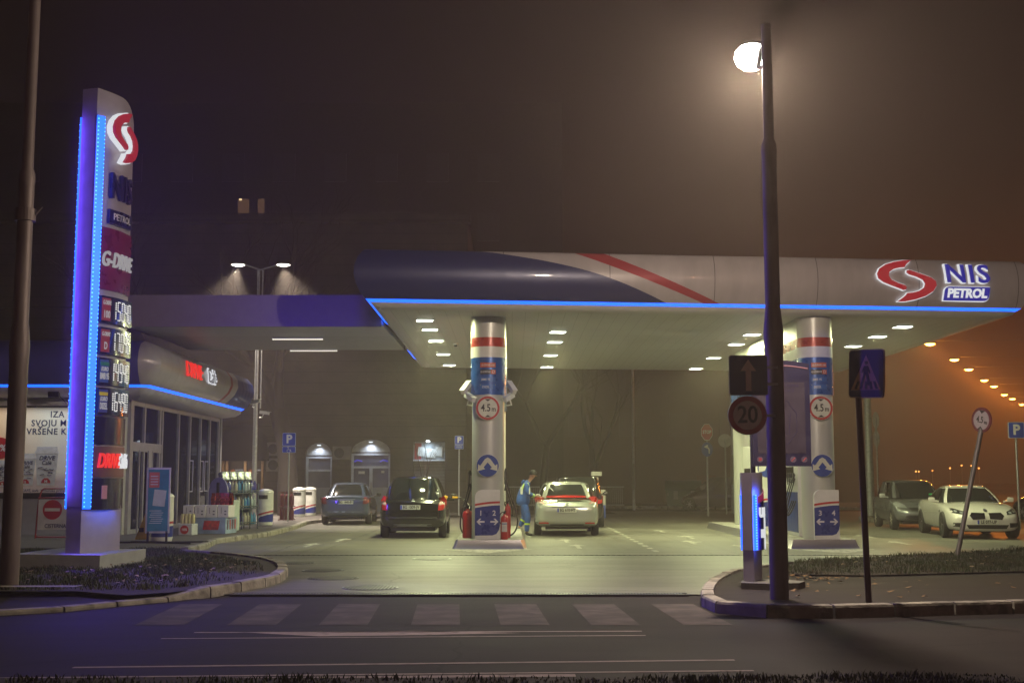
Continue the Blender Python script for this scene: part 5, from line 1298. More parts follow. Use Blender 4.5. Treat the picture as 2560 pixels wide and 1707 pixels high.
def patch(poly, nm_, mat, o=.012, ya=-1):
    """patch on the camera-facing side of the jacket"""
    P = []
    for i in range(len(poly)):
        a, b_ = Vector(poly[i]), Vector(poly[(i+1) % len(poly)]); n = max(1, int((b_-a).length/.04)); P += [a.lerp(b_, k/n) for k in range(n)]
    c_ = sum(P, Vector((0, 0)))/len(P); rg = []
    for sc_ in (1, .66, .33, .03):
        rr = []
        for p in P:
            q = c_+(p-c_)*sc_; h = jb.ray_cast(Vector((q.x, -1, q.y)), Vector((0, 1, 0))); y = h[0].y if h[0] is not None else 0
            rr.append((q.x, y-o, q.y))
        rg.append(rr)
    MB().loft(rg).build(nm_, mat, jo, smooth=60)
patch([(-.10, 1.13), (-.045, 1.11), (-.03, 1.25), (-.0, 1.36), (-.05, 1.37), (-.105, 1.28)], 'white_back_panel', SW); patch([(.13, 1.12), (.165, 1.14), (.17, 1.28), (.15, 1.34), (.13, 1.26)], 'white_chest_panel', SW)
patch([(-.03, 1.38), (.01, 1.42), (-.02, 1.30), (-.045, 1.24), (-.06, 1.25)], 'yellow_piping', HIV, .018); patch([(.09, 1.43), (.11, 1.43), (.15, 1.36), (.135, 1.35)], 'yellow_piping', HIV, .018)
BOOT = M('boot', (.012, .012, .012), .5)
skin([[(.06, -.10, .12, .055), (.07, -.10, .05, .05), (.14, -.105, .04, .042), (.23, -.11, .035, .036)]], 2).build('shoe', BOOT, per, smooth=180)
skin([[(-.13, .12, .22, .055), (-.16, .12, .15, .05), (-.12, .12, .09, .042), (-.06, .12, .045, .036)]], 2).build('shoe', BOOT, per, smooth=180)
MB().lathe([(.098, -.02), (.102, .02), (.095, .06), (.07, .095), (.03, .112), (0, .115)], 20, 'z', (.245, 0, 1.665)).box((.345, 0, 1.665), (.07, .12, .012), bev=.004).build('cap', M('cap_black', (.012, .012, .012), .8), per, smooth=60)
MB().tube([(.33, -.16, 1.10), (.40, -.14, 1.11), (.44, -.13, 1.07)], .022, 8).build('white_glove', SW, per, smooth=60)
# ------------------------------------------------------------------ forecourt furniture by the shop
def bin_(px, py, lab, z=.11, sc_=1.0):
    x, y = G(px, py, z); t = thing('litter_bin', lab, 'litter bin', (x, y, z), R(-10), 'white litter bins on the shop pavement')
    H_ = 1.12*sc_; r = .25*sc_
    m = M('bin_white', (.60, .60, .58), .35, coat=.3)
    if 'bin_livery' not in _m:
        q = m.copy(); nt = q.node_tree; b = nt.nodes['Principled BSDF']; tc = nt.nodes.new('ShaderNodeTexCoord'); sx = nt.nodes.new('ShaderNodeSeparateXYZ'); nt.links.new(tc.outputs['Object'], sx.inputs[0])
        x_ = E(nt, sx.outputs[0]); z_ = E(nt, sx.outputs[2]); v = z_-x_*.28
        o_ = b.inputs['Base Color'].links[0].from_socket
        o_ = mixc(nt, (v > .33)*(v < .385), o_, NR); o_ = mixc(nt, (v < .28)*(z_ > .10)*(x_*.9+.30 > z_-.02), o_, (.012, .03, .25)); nt.links.new(o_, b.inputs['Base Color']); _m['bin_livery'] = q
    MB().lathe([(r*.9, 0), (r*.92, .02), (r, .12), (r*1.02, H_*.55), (r, H_*.9)], 28).build('barrel', _m['bin_livery'], t, smooth=50)
    MB().lathe([(r*1.04, H_*.89), (r*1.04, H_*.92), (r*.8, H_*.97), (r*.3, H_), (0, H_)], 28).build('lid', m, t, smooth=50)
    P = []
    for i in range(7): a = -PI/2-.65+1.3*i/6; P.append(a)
    mb = MB(); mb.loft([[(math.cos(a)*r*1.03, math.sin(a)*r*1.03, H_*.72), (math.cos(a)*r*1.03, math.sin(a)*r*1.03, H_*.83)] for a in P], cap=False, closed=False); mb.build('slot', BLACK, t)
bin_(404, 1352, 'white litter bin with red and blue stripes right behind the poster stand')
bin_(662, 1312, 'white litter bin with stripes beside the lamp post past the bottle rack')
bin_(747, 1291, 'white litter bin, left one of the pair near the blue-grey saloon')
bin_(774, 1288, 'white litter bin, right one of the pair touching the blue-grey saloon')
# poster stand
b0 = Vector((*G(392, 1358, .11), .11)); t = thing('poster_stand', 'silver framed poster stand with a blue poster and dark splayed feet', 'poster stand', b0, R(12))
MB().box((0, 0, .95), (.52, .05, 1.45), bev=.01).build('frame', M('frame_silver', (.55, .56, .52), .4, .3), t)
MB().box((0, -.032, .95), (.44, .01, 1.36)).build('poster', M('poster_blue', (.03, .22, .30), .5, var=.2), t)
MB().box((-.09, -.04, 1.40), (.22, .008, .34)).build('red_block', M('poster_red', (.5, .12, .10), .5), t); MB().box((.03, -.04, 1.0), (.26, .008, .36), ry=.1).build('white_block', M('poster_white', (.5, .58, .55), .5), t)
m2 = MB()
for i in range(7): m2.box((-.05+.02*(i % 3), -.04, .45+i*.045), (.26, .006, .014))
for i in range(4): m2.box((-.09, -.047, 1.30+i*.06), (.16, .004, .022))
m2.build('poster_print', M('print_white', (.55, .6, .6), .5), t)
MB().box((-.2, 0, .14), (.05, .05, .26)).box((.2, 0, .14), (.05, .05, .26)).tube([(-.2, 0, .03), (-1.05, .3, .02)], .02, 6).tube([(-.2, 0, .03), (.75, -.5, .02)], .02, 6).tube([(.2, 0, .03), (1.1, .25, .02)], .02, 6).tube([(.2, 0, .03), (-.6, .6, .02)], .02, 6).build('feet', BLACK, t)
# caution cone
b0 = Vector((*G(355, 1347, .11), .11)); t = thing('caution_cone', 'yellow folding wet-floor cone leaning by the shop door', 'cone', b0)
MB().loft([[(-.14, -.1, 0), (.14, -.1, 0), (.14, .1, 0), (-.14, .1, 0)], [(.07, -.02, .62), (.12, -.02, .62), (.12, .02, .62), (.07, .02, .62)]]).build('board', M('cone_yellow', (.62, .36, .04), .5), t)
MB().box((0, -.085, .22), (.12, .01, .10), rx=-.13).build('symbol', BLACK, t)
# merchandise
RD = M('goods_red', (.35, .02, .02), .35, var=.5, scale=14, coat=.3); BX = M('goods_carton', (.50, .52, .56), .6, var=.06); BX2 = M('goods_blue_carton', (.22, .30, .42), .6, var=.35, scale=3)
def goods(px0, px1, pyb, pyt, Y, nm_, lab, cat, dep=.5, rz=R(-6), z=None, mat=BX, group=None):
    a = D(px0, pyb, Y); b_ = D(px1, pyt, Y); z0 = a.z if z is None else z; t = thing(nm_, lab, cat, ((a.x+b_.x)/2, Y+dep/2, z0), rz, group)
    return t, (b_.x-a.x), b_.z-z0
t, w_, h = goods(490, 570, 1338, 1293, 32.5, 'display_carton', 'large printed carton display holding oil packs on the pavement', 'carton', .9, z=.11)
MB().box((0, 0, h/2), (w_, .9, h), bev=.01).build('carton', BX2, t); MB().loft([[(-.2, -.46, h*.25), (.22, -.46, h*.25), (.26, -.46, h*.8), (-.16, -.46, h*.8)], [(-.2, -.464, h*.25), (.22, -.464, h*.25), (.26, -.464, h*.8), (-.16, -.464, h*.8)]]).build('printed_pack', RD, t)
for k in range(4): MB().box((w_/2+.004, -.3+k*.2, h*.55), (.006, .09, h*.6)).build('side_print', RD if k % 2 else M('goods_dark', (.05, .03, .06)), t)
zc_ = .11+h
for k in range(4):
    a = D(458+28*k, 1292, 32.45-.05*k); t = thing('white_carton', ('first', 'second', 'third', 'fourth')[k]+' from the left of the white cartons lined up on the display', 'carton', (a.x+.14, 32.75, zc_+.003), R(-6))
    MB().box((0, 0, .155), (.285, .5, .31), bev=.008).build('box', M('carton_white', (.60, .58, .62), .6, var=.04), t); m2 = MB()
    for j in range(2): m2.box((.06, -.254, .08+j*.08), (.05, .006, .035))
    m2.box((-.05, -.254, .18), (.012, .006, .16)).build('arrow_print', M('print_dark', (.08, .08, .14)), t)
t, w_, h = goods(452, 486, 1293, 1262, 32.9, 'low_display_carton', 'low printed carton carrying the leftmost white cartons', 'carton', .7, z=.11); MB().box((.1, .05, .27), (w_+.1, .6, .54), bev=.01).build('carton', BX2, t); MB().box((.1, -.255, .3), (.3, .006, .25)).build('printed_pack', M('goods_dark'), t)
t, w_, h = goods(447, 482, 1343, 1315, 31.7, 'small_carton', 'small white carton marked with a red circle in front of the display', 'carton', .45, z=.11)
MB().box((0, 0, h/2+.03), (w_, .42, h+.06), bev=.008).build('box', BX, t); MB().prism(circ(-.02, h*.62, .11, 24), .212, .218, XZ(0, 0, 0)).build('red_circle', RED, t); MB().text('18%', .09, lambda u, v, q: (u-.02, -.22-q, h*.62+v), .003, .002).build('lettering', WHITE, t)
jl = M('jar_cream', (.45, .40, .22), .5, var=.2)
for k in range(4):
    g = tag(MB().lathe([(.05, 0), (.052, .2), (.04, .22), (.04, .25), (0, .25)], 14, c=(t.location.x-.13+.09*k, t.location.y-.08, .11+h+.064)).build('jar', jl, smooth=50), 'cream jar standing in the row on the small marked carton', 'jar', 'cream jars on the small carton')
rn = random.Random(3)
t0_ = D(560, 1262, 32.9)
for k in range(6):
    x = D(533+k*5, 1262, 33).x+.03*k; y = 32.8+.12*(k % 3); m2 = MB().loft([[(-.05, -.03, 0), (.05, -.03, 0), (.05, .03, 0), (-.05, .03, 0)], [(-.06, -.035, .16), (.06, -.035, .16), (.06, .035, .16), (-.06, .035, .16)], [(-.045, -.01, .26), (.045, -.01, .26), (.045, .01, .26), (-.045, .01, .26)], [(-.055, -.004, .31), (.055, -.004, .31), (.055, .004, .31), (-.055, .004, .31)]])
    o = m2.build('snack_bag', M('foil_red', (.25, .025, .02), .25, .5, var=.7, scale=18)); o.location = (x+.05, y, zc_+.32); o.rotation_euler = (0, 0, rn.uniform(-.5, .5)); tag(o, 'shiny dark red bag in the heap on top of the white cartons', 'bag', 'red bags on the white cartons')
t, w_, h = goods(556, 586, 1330, 1250, 34.2, 'drink_display', 'pale green display cabinet with red goods left of the bottle rack', 'display', .6, z=.11)
MB().box((0, .05, h/2), (w_, .5, h), bev=.03).build('cabinet', M('cab_green', (.40, .48, .45), .5), t); MB().box((-.02, -.21, h*.75), (w_*.7, .02, h*.28)).build('red_goods', RD, t); MB().box((-.05, -.212, h*.3), (w_*.8, .02, h*.5)).build('print', M('display_print', (.35, .32, .34), .5, var=.6, scale=7), t)
# bottle rack with arched end board
a = D(545, 1325, 35.2); t = thing('bottle_rack', 'wire rack of screenwash bottles with a round-topped grey end board', 'rack', (a.x, 35.2, .11), R(52))
MB().prism([(-.42, 0), (.42, 0), (.42, 1.05)]+[(.42*math.cos(PI*i/12), 1.05+.42*math.sin(PI*i/12)) for i in range(1, 12)]+[(-.42, 1.05)], 0, .03, lambda u, v, w_: (-.03-w_*0, u, v) if False else (0-w_, u, v)).build('end_board', M('rack_board', (.25, .24, .40), .5), t)
MB().box((-.035, 0, .95), (.02, .12, .75)).build('end_slot', BLACK, t)
m2 = MB()
for z in (.12, .58, 1.02): m2.box((.6, 0, z), (1.2, .62, .03)); m2.box((.6, -.32, z+.07), (1.2, .02, .03))
for x in (.02, .3, .6, .9, 1.18): m2.box((x, -.3, .65), (.025, .03, 1.3)); m2.box((x, .3, .65), (.025, .03, 1.3))
m2.box((.6, 0, .72), (1.2, .02, 1.2)); m2.build('shelves', M('rack_metal', (.10, .12, .13), .5, .4), t)
bots = [M('bottle_blue', (.06, .22, .38), .2, coat=.5), M('bottle_pale', (.35, .42, .42), .25, coat=.5), M('bottle_violet', (.04, .05, .25), .2, coat=.5), M('bottle_tan', (.35, .33, .26), .3)]
def bottle_mesh(): return MB().lathe([(.055, 0), (.06, .02), (.06, .22), (.03, .28), (.02, .30), (.022, .33), (0, .33)], 12)
cb, sb = math.cos(R(52)), math.sin(R(52))
for zi, z in enumerate((.14, .60, 1.04)):
    for k in range(10):
        lx, ly = .08+k*.116, -.2; o = bottle_mesh().build('screenwash_bottle', bots[(k//2+zi) % 4], smooth=50); o.location = (a.x+lx*cb-ly*sb, 35.2+lx*sb+ly*cb, .11+z)
        tag(o, 'screenwash bottle on the %s shelf of the wire rack' % ('bottom', 'middle', 'top')[zi], 'bottle', 'bottles on the %s shelf of the rack' % ('bottom', 'middle', 'top')[zi])
for k in range(4):
    lx = .16+k*.27; o = MB().box((0, 0, .13), (.24, .2, .26), rx=-.3, bev=.03).build('foil_pack', M('foil', (.45, .48, .50), .25, .7, var=.3, scale=12), smooth=40); o.location = (a.x+lx*cb, 35.2+lx*sb, .11+1.36); o.rotation_euler = (0, 0, R(52)); tag(o, 'silvery pack lying in the row on top of the bottle rack', 'pack', 'silvery packs on top of the bottle rack')
# gas cylinder cage
a = D(703, 1300, 42); t = thing('gas_cylinder_cage', 'dark red cage with stacked gas cylinders behind the bins', 'cage', (a.x, 43.0, .1)); m2 = MB()
t.scale = (.62, .62, .9)
for i in range(9): m2.box((-.4+i*.1, -.35, .55), (.015, .015, 1.1)); 
for z in (.05, .55, 1.08): m2.box((0, -.35, z), (.82, .03, .03)); m2.box((0, .35, z), (.82, .03, .03)); m2.box((-.4, 0, z), (.03, .7, .03)); m2.box((.4, 0, z), (.03, .7, .03))
m2.build('frame', M('cage_red', (.12, .015, .015), .5), t)
for i in range(3):
    for z in (.06, .58): MB().lathe([(.12, 0), (.13, .05), (.13, .33), (.07, .43), (.05, .44), (.05, .48), (0, .48)], 14, c=(-.27+i*.27, 0, z)).build('gas_cylinder', M('cylinder_red', (.11, .012, .014), .45), t, smooth=50)
# no-entry stand
a = D(88, 1355, 29.9); t = thing('no_entry_stand', 'red tubular stand with a white no-entry board reading CISTERNA', 'stand sign', (a.x+.36, 29.9, .10), R(-2))
m2 = MB(); m2.tube(bez([(-.42, .12, 0), (-.36, .05, .7), (-.34, 0, 1.25), (-.16, 0, 1.2)], 14)+[Vector((.5, 0, 1.2)), Vector((.55, 0, 0))], .02, 8); m2.tube([(-.34, 0, .98), (.55, 0, .98)], .016, 8).tube([(-.42, .12, .04), (.6, .12, .04)], .018, 8); m2.build('frame', M('stand_red', (.28, .02, .03), .4), t, smooth=60)
MB().box((.12, -.03, .58), (.86, .02, .72), bev=.006).build('board', M('board_white', (.60, .60, .60), .5), t); MB().prism(circ(.04, .70, .235, 36), .042, .048, XZ(0, 0, 0)).build('red_disc', RED, t); MB().box((.04, -.052, .70), (.37, .006, .075)).build('white_bar', WHITE, t)
MB().text('CISTERNA PRI', .125, lambda u, v, q: (.22+u, -.046-q, .31+v), .004, .003, width=.92).build('lettering', M('print_dark'), t)

# ------------------------------------------------------------------ double-headed lamp post behind the link canopy
t = thing('street_lamp', 'double-headed white street lamp rising behind the link canopy', 'lamp post', (-9.3, 45, .1))
MB().tube([(-.06, 0, 0), (-.06, 0, 9.1)], [.10, .05], 12).tube([(.10, 0, 4), (.08, 0, 9.1)], .03, 8).tube([(-.7, 0, 9.35), (0, 0, 9.12), (.6, 0, 9.3)], .03, 8).build('pole', GALV, t, smooth=60)
for x in (-.83, .84):
    MB().lathe([(.01, .06), (.2, .05), (.29, 0), (.0, 0)], 20, c=(x, 0, 9.30)).build('lamp_hood', DARKM, t); MB().lathe([(.25, -.0), (.15, -.04), (0, -.05)], 20, c=(x, 0, 9.30)).build('lamp_glass', EM('lamp_far', (1, .95, .85), 9), t)
    lamp('SPOT', 'light', (x, 0, 9.2), 11000, (1, .86, .70), t, rot=(0, R(-16 if x > 0 else 16), 0), spot=R(92), blend=.7, soft=.12)
cctv(D(660, 1032, 44.6), R(78), R(8), 'security camera strapped to the double-headed lamp post', -1)

# ------------------------------------------------------------------ old building with arched doors
STONE = M('old_stone', (.065, .054, .045), .9, var=.3, scale=1.2, bump=.6, stretch=(1, 1, 1))
nt = STONE.node_tree; b = nt.nodes['Principled BSDF']; tc = nt.nodes.new('ShaderNodeTexCoord'); sx = nt.nodes.new('ShaderNodeSeparateXYZ'); nt.links.new(tc.outputs['Object'], sx.inputs[0]); z_ = E(nt, sx.outputs[2])
nt.links.new(mixc(nt, (z_.mod(.48) < .03)*.7, b.inputs['Base Color'].links[0].from_socket, (.02, .018, .016)), b.inputs['Base Color'])
ob = thing('old_stone_building', 'dark rusticated stone building with lit arched doors behind the parked cars', 'building', (0, 0, 0)); YB = 54.5
X = lambda px: D(px, 1200, YB).x
Z = lambda py: D(900, py, YB).z
a1 = (X(762), X(829), Z(1106)); a2 = (X(876), X(975), Z(1098)); a3 = (X(1032), X(1112), Z(1104)); a0 = (X(548), X(662), Z(1058))
out = [(-28, 0)]
def arch(x0, x1, zt, rise=.55):
    n = 10; return [(x0, 0), (x0, zt-rise)]+[((x0+x1)/2-(x1-x0)/2*math.cos(PI*i/n), zt-rise+rise*math.sin(PI*i/n)) for i in range(1, n)]+[(x1, zt-rise), (x1, 0)]
out += arch(*a0[:2], a0[2], 1.3)+arch(*a1)+arch(*a2)+[(a3[0], 0), (a3[0], a3[2]), (a3[1], a3[2]), (a3[1], 0), (-2.0, 0), (-2.0, 13), (-28, 13)]
MB().prism(out[::-1], 0, .5, lambda u, v, w_: (u, YB+w_, v)).build('wall', STONE, ob)
MB().box((-15, YB+5, 6.5), (26, 9, 13)).build('rear_volume', STONE, ob) if False else None
MB().box((-15, YB-.08, 4.2), (26, .25, .18)).box((-15, YB-.06, 3.95), (26, .15, .08)).box((-15, YB-.12, 9.2), (26, .3, .25)).box((-15, YB-.2, 13.1), (26.3, .8, .4)).build('cornice', STONE, ob)
MB().box((-15, YB+6, 13.2), (26, 11.8, .3)).build('roof', M('roof_dark', (.03, .025, .022), .8), ob); MB().box((-2.2, YB+6, 6.5), (.4, 11, 13)).build('side_wall', STONE, ob)
FW = M('door_frame', (.55, .58, .66), .4); GD = M('door_glass', (.10, .11, .16), .2, coat=.5)
PALE = M('tympanum', (.45, .46, .48), .6)
for nm_, (x0, x1, zt), dbl in (('left', a1, 0), ('right', a2, 1)):
    YD = YB+.35; zh = zt-.62; d = MB()
    t = MB().prism([(x, z) for x, z in arch(x0, x1, zt)[1:-1]][::-1], 0, .04, lambda u, v, w_: (u, YD-.02-w_, v)).build('tympanum', PALE, ob)
    fr = MB()
    for x in (x0+.05, x1-.05): fr.box((x, YD-.06, zh/2), (.10, .08, zh))
    for z in (.05, zh-.60, zh-.03): fr.box(((x0+x1)/2, YD-.063, z), (x1-x0, .08, .09))
    if dbl: fr.box(((x0+x1)/2, YD-.066, (zh-.6)/2), (.14, .08, zh-.6))
    dd = fr.build('door', FW, ob)
    MB().box(((x0+x1)/2, YD-.03, zh/2), (x1-x0-.05, .03, zh)).build('door_glass', GD, dd)
    MB().box(((x0+x1)/2, YD-.05, .62), (x1-x0-.2, .01, 1.1)).build('frosted_panel', M('frosted', (.30, .31, .38), .6), dd)
    if dbl:
        for x in (x0+.25, x1-.35): MB().tube([(x-.12, YD-.06, zh-.36), (x, YD-.06, zh-.28), (x+.22, YD-.06, zh-.34)], .035, 6).build('blue_neon', EM('neon_blue', (.06, .05, 1), .5), dd)
        MB().box((x0+.45, YD-.06, zh-.83), (.28, .01, .12)).box((x1-.35, YD-.06, zh-.8), (.14, .01, .1)).build('notice', WHITE, dd); MB().tube([((x0+x1)/2+.02, YD-.14, 1.0), ((x0+x1)/2+.02, YD-.14, 1.4)], .02, 8).build('handle', GREYM, dd)
    l_ = MB().box(((x0+x1)/2, YD-.30, zt-.12), (.16, .12, .03)).build('door_lamp', EM('door_lamp', (.85, .93, 1), 2.5), ob)
    lamp('SPOT', 'light', ((x0+x1)/2, YD-.30, zt-.16), 42 if dbl else 34, (.80, .88, 1), ob, rot=(R(16), 0, 0), spot=R(130), blend=.8, soft=.05)
    MB().box(((x0+x1)/2, YB-.25, .06), (x1-x0+.2, .5, .12)).build('door_step', CONC, ob)
# lit window and shutter
x0, x1, zt = a3; zs = Z(1150); w1 = MB().box(((x0+x1)/2, YB+.3, (zt+zs)/2), (x1-x0, .06, zt-zs)).build('shop_window', M('window_display', (.22, .26, .30), .4, var=.3), ob)
MB().box((x0+.2, YB+.25, (zt+zs)/2), (.3, .02, zt-zs-.1)).build('red_poster', M('poster_r', (.3, .04, .05)), w1); m2 = MB()
for px_, py_, s_ in ((1075, 1132, .45), (1096, 1128, .3), (1052, 1128, .3)): m2.box((X(px_), YB+.22, Z(py_)), (s_, .05, .4), ry=.1)
m2.build('goods_on_show', M('show_white', (.5, .52, .52), .5), w1); MB().box(((x0+x1)/2, YB+.2, zs), (x1-x0, .3, .06)).build('window_sill', FW, w1)
m2 = MB()
for i in range(12): m2.box(((x0+x1)/2, YB+.3, zs-.1-i*.14), (x1-x0-.04, .05, .12), bev=.01)
m2.build('roller_shutter', M('shutter', (.16, .15, .15), .5, .3), ob)
lx = D(1070, 1103, YB-.3); MB().box(lx, (.14, .14, .06)).build('wall_lamp', EM('wall_lamp', (.85, .97, 1), 14), ob); lamp('SPOT', 'light', lx-Vector((0, .0, .05)), 70, (.75, .9, 1), ob, rot=(R(25), 0, 0), spot=R(140), blend=.8, soft=.04)
# bar entrance with awning
x0, x1, zt = a0; zl = Z(1152); m2 = MB(); n = 14
rg = []
for k in range(6):
    q = k/5; rg.append([((x0+x1)/2-((x1-x0)/2+.25)*math.cos(PI*i/n), YB-.05-1.0*math.sin(PI/2*q)*math.sin(PI*i/n)**.3, zl+(zt-zl)*math.cos(PI/2*q)*math.sin(PI*i/n)**.8) for i in range(n+1)])
MB().loft(rg, cap=False, closed=False).build('awning', M('awning_black', (.012, .012, .016), .8), ob, smooth=60)
PN = M('panel_black', (.012, .012, .012), .4)
for k, px_ in enumerate((590, 634)):
    xc = X(px_); pn = MB().box((xc, YB+.1, zl/2), (.62, .06, zl)).build('black_panel', PN, ob); MB().prism(circ(xc-.16, Z(1178), .09, 20), 0, .02, lambda u, v, w_: (u, YB+.06-w_, v)).build('orange_disc', EM('disc_orange', (.7, .16, .03), .45), pn); MB().text('BALKAN', .11, lambda u, v, q: (xc+.12+u, YB+.05-q, Z(1175)+v), .004, .004, width=.8).text('Bet', .06, lambda u, v, q: (xc+.12+u, YB+.05-q, Z(1182)+v), .004, .001).build('lettering', EM('soft_white', (.85, .82, .80), .45), pn)
for px_ in (556, 566, 612, 655): MB().box((X(px_), YB+.05, zl/2), (.10, .1, zl)).build('door_jamb', M('jamb_tan', (.40, .27, .17), .6), ob)
lamp('AREA', 'light', ((x0+x1)/2, YB-.5, zl+.02), 14, (1, .72, .45), ob, 1.4, .3)
# air conditioners
for i, (px_, py_) in enumerate(((690, 1122), (690, 1162), (855, 1132))):
    p = D(px_, py_, YB-.2); t = thing('air_conditioner', ('upper air conditioner on the wall right of the black awning', 'lower air conditioner on the wall right of the black awning', 'air conditioner on the wall between the two arched doors')[i], 'air conditioner', p)
    MB().box((0, 0, 0), (.80, .30, .58), bev=.02).build('casing', M('ac_grey', (.20, .19, .18), .6), t); MB().lathe([(.20, 0), (.22, -.02), (.20, -.03), (0, -.02)], 20, 'y', (-.1, -.15, 0)).build('fan_grille', DARKM, t)
# tall block behind, one window lit
tb_ = thing('apartment_block', 'tall apartment block lost in fog with one dim lit window', 'building', (0, 0, 0)); BKM = M('block_render', (.045, .036, .034), .9, var=.2)
MB().box((-19, 79, 12), (44, 14, 24)).build('wall', BKM, tb_)
WD = M('dark_window', (.03, .026, .026), .35)
for r_ in range(5):
    for c_ in range(13):
        x = -38+c_*3.05; z = 5.6+r_*3.6
        MB().box((x, 71.98, z), (1.3, .1, 1.7)).build('window', WD, tb_)
p0, p1 = D(596, 498, 71.9), D(660, 555, 71.9)
fr = MB().box(((p0.x+p1.x)/2, 71.9, (p0.z+p1.z)/2), (p1.x-p0.x, .12, p0.z-p1.z)).build('lit_window', EM('lit_window', (.62, .33, .17), .16), tb_)
MB().box(((p0.x+p1.x)/2+.15, 71.82, (p0.z+p1.z)/2), (.5, .06, p0.z-p1.z)).build('curtain', DARKM, fr); MB().box((p0.x+.15, 71.8, p0.z-.05), (.15, .06, .1)).build('ceiling_lamp', EM('win_lamp', (1, .7, .35), 1.4), fr)
tc_ = thing('low_dark_building', 'low dark building in the fog behind the canopy', 'building', (0, 0, 0)); MB().box((11, 88, 4.5), (26, 10, 9)).build('wall', BKM, tc_)
for i in range(7): MB().box((1+i*3.4, 82.97, 5.2), (1.2, .1, 1.6)).build('window', WD, tc_)
MB().box((11, 88, 9.1), (26.6, 10.6, .3)).build('roof', M('roof_dark'), tc_)

# ------------------------------------------------------------------ bare trees
BARK = M('bark', (.022, .016, .013), .95, var=.3, scale=6, bump=.8, stretch=(3, 3, .6)); TWIG = M('twigs', (.06, .042, .032), .9)
def tree(x, y, h, r, lab, seed=1, depth=6, spread=.55, first=.3, lean=(0, 0), grp=None):
    rn = random.Random(seed); t = thing('bare_tree', lab, 'tree', (x, y, 0), group=grp); tr, cr = MB(), MB()
    def grow(p, d, L_, r_, k):
        n = 4; pts = [p]; q = p.copy(); dd = d.copy()
        for i in range(n):
            dd = (dd+Vector((rn.uniform(-1, 1), rn.uniform(-1, 1), rn.uniform(-.5, .8)))*.13).normalized(); q = q+dd*L_/n; pts.append(q.copy())
        e = r_*(.62 if k > 0 else .3); (tr if k >= depth-1 else cr).tube(pts, [r_+(e-r_)*i/n for i in range(n+1)], 10 if k >= depth-1 else (6 if k > 2 else 4))
        if k == 0: return
        for j in range(rn.choice((2, 3, 3)) if k > 1 else 3):
            a = rn.uniform(0, 2*PI); s_ = spread*rn.uniform(.6, 1.3); side = Vector((math.cos(a), math.sin(a), 0)); nd = (dd+side*s_+Vector((0, 0, .12))).normalized()
            grow(pts[-1] if j < 2 else pts[2], nd, L_*rn.uniform(.62, .82), e*rn.uniform(.7, .95), k-1)
    grow(Vector((0, 0, 0)), Vector((lean[0], lean[1], 1)).normalized(), h*first, r, depth)
    tr.build('trunk', BARK, t, smooth=60); cr.build('crown', TWIG, t); return t
tx = D(730, 1200, 50); tree(tx.x, 49.5, 11.5, .46, 'thick bare tree standing left of the arched doors', 3, 6, .6, .38)
tree(-14.5, 58-6, 13, .28, 'tall slim bare tree in front of the dim lit window', 11, 6, .5, .34)
sx_ = D(1050, 1200, 47); tree(sx_.x, 47, 3.1, .05, 'young bare sapling in front of the shuttered window', 5, 4, .42, .40)
tree(1.6, 60, 9.5, .24, 'bare tree with drooping twigs right of the left canopy column', 8, 6, .7, .33); tree(4.3, 64, 9, .22, 'bare tree in the fog behind the silver car', 21, 6, .65, .35)
tree(-7.5, 62, 12, .3, 'bare tree behind the stone building roofline', 31, 5, .6, .35); tree(47, 98, 12, .3, 'bare tree under the sodium lamps at the right edge', 44, 6, .6, .3)
tree(22, 108, 6, .16, 'small bare tree far right behind the grey hatchback', 52, 5, .7, .3)

# railings, bins, poles behind
t = thing('railing', 'low metal railing along the back street', 'railing', (0, 0, 0)); m2 = MB()
for i in range(70): m2.box((-1.6+i*.11, 67.5, .6), (.02, .02, 1.1))
m2.box((2.2, 67.5, 1.12), (7.8, .04, .05)).box((2.2, 67.5, .15), (7.8, .04, .05)).build('bars', GALV, t)
GRN = M('dumpster_green', (.015, .055, .02), .5, var=.2)
for i, px_ in enumerate((1690, 1728, 1768)):
    Y = 62+.6*i; x = D(px_, 1270, Y).x; t = thing('rubbish_container', ('leftmost', 'middle', 'rightmost, open-lidded')[i]+' green wheeled rubbish container by the back street', 'rubbish container', (x, Y, 0), R(-8))
    MB().loft([[(-.5*k, -.45*k, z), (.5*k, -.45*k, z), (.5*k, .45*k, z), (-.5*k, .45*k, z)] for k, z in ((.85, .2), (1, 1.0), (1.08, 1.05), (1.08, 1.12))]).build('bin_body', GRN, t)
    if i < 2: MB().loft([[(x_, -.48*math.cos(a), 1.12+.36*math.sin(a)) for a in [PI*j/10 for j in range(11)]] for x_ in (-.53, .53)]).build('domed_lid', GRN, t, smooth=40)
    else: MB().box((0, .45, 1.4), (1.0, .06, .7), rx=-.3).build('domed_lid', M('dumpster_red', (.12, .04, .02), .5), t)
    for sx2 in (-1, 1):
        for sy2 in (-1, 1): MB().lathe([(.09, -.03), (.09, .03)], 12, 'x', (sx2*.4, sy2*.35, .09)).build('wheel', BLACK, t)
    MB().box((.1 if i else 0, -.47, .75), (.22, .02, .4)).box((-.38, -.47, .8), (.06, .02, .12)).build('notice', M('old_paper', (.25, .24, .2), .7), t)
def pole(px, pyt, pyb, Y, r, lab, wrapm=None):
    a = D(px, pyb, Y); b_ = D(px, pyt, Y); t = thing('utility_pole', lab, 'pole', (a.x, Y, 0)); MB().cyl((0, 0, 0), (0, 0, b_.z), r, r*.8).build('shaft', GALV, t, smooth=60)
    if wrapm: MB().lathe([(r+.005, wrapm[0]), (r+.03, wrapm[0]+.2), (r+.01, wrapm[1])], 14).build('torn_posters', M('old_paper'), t)
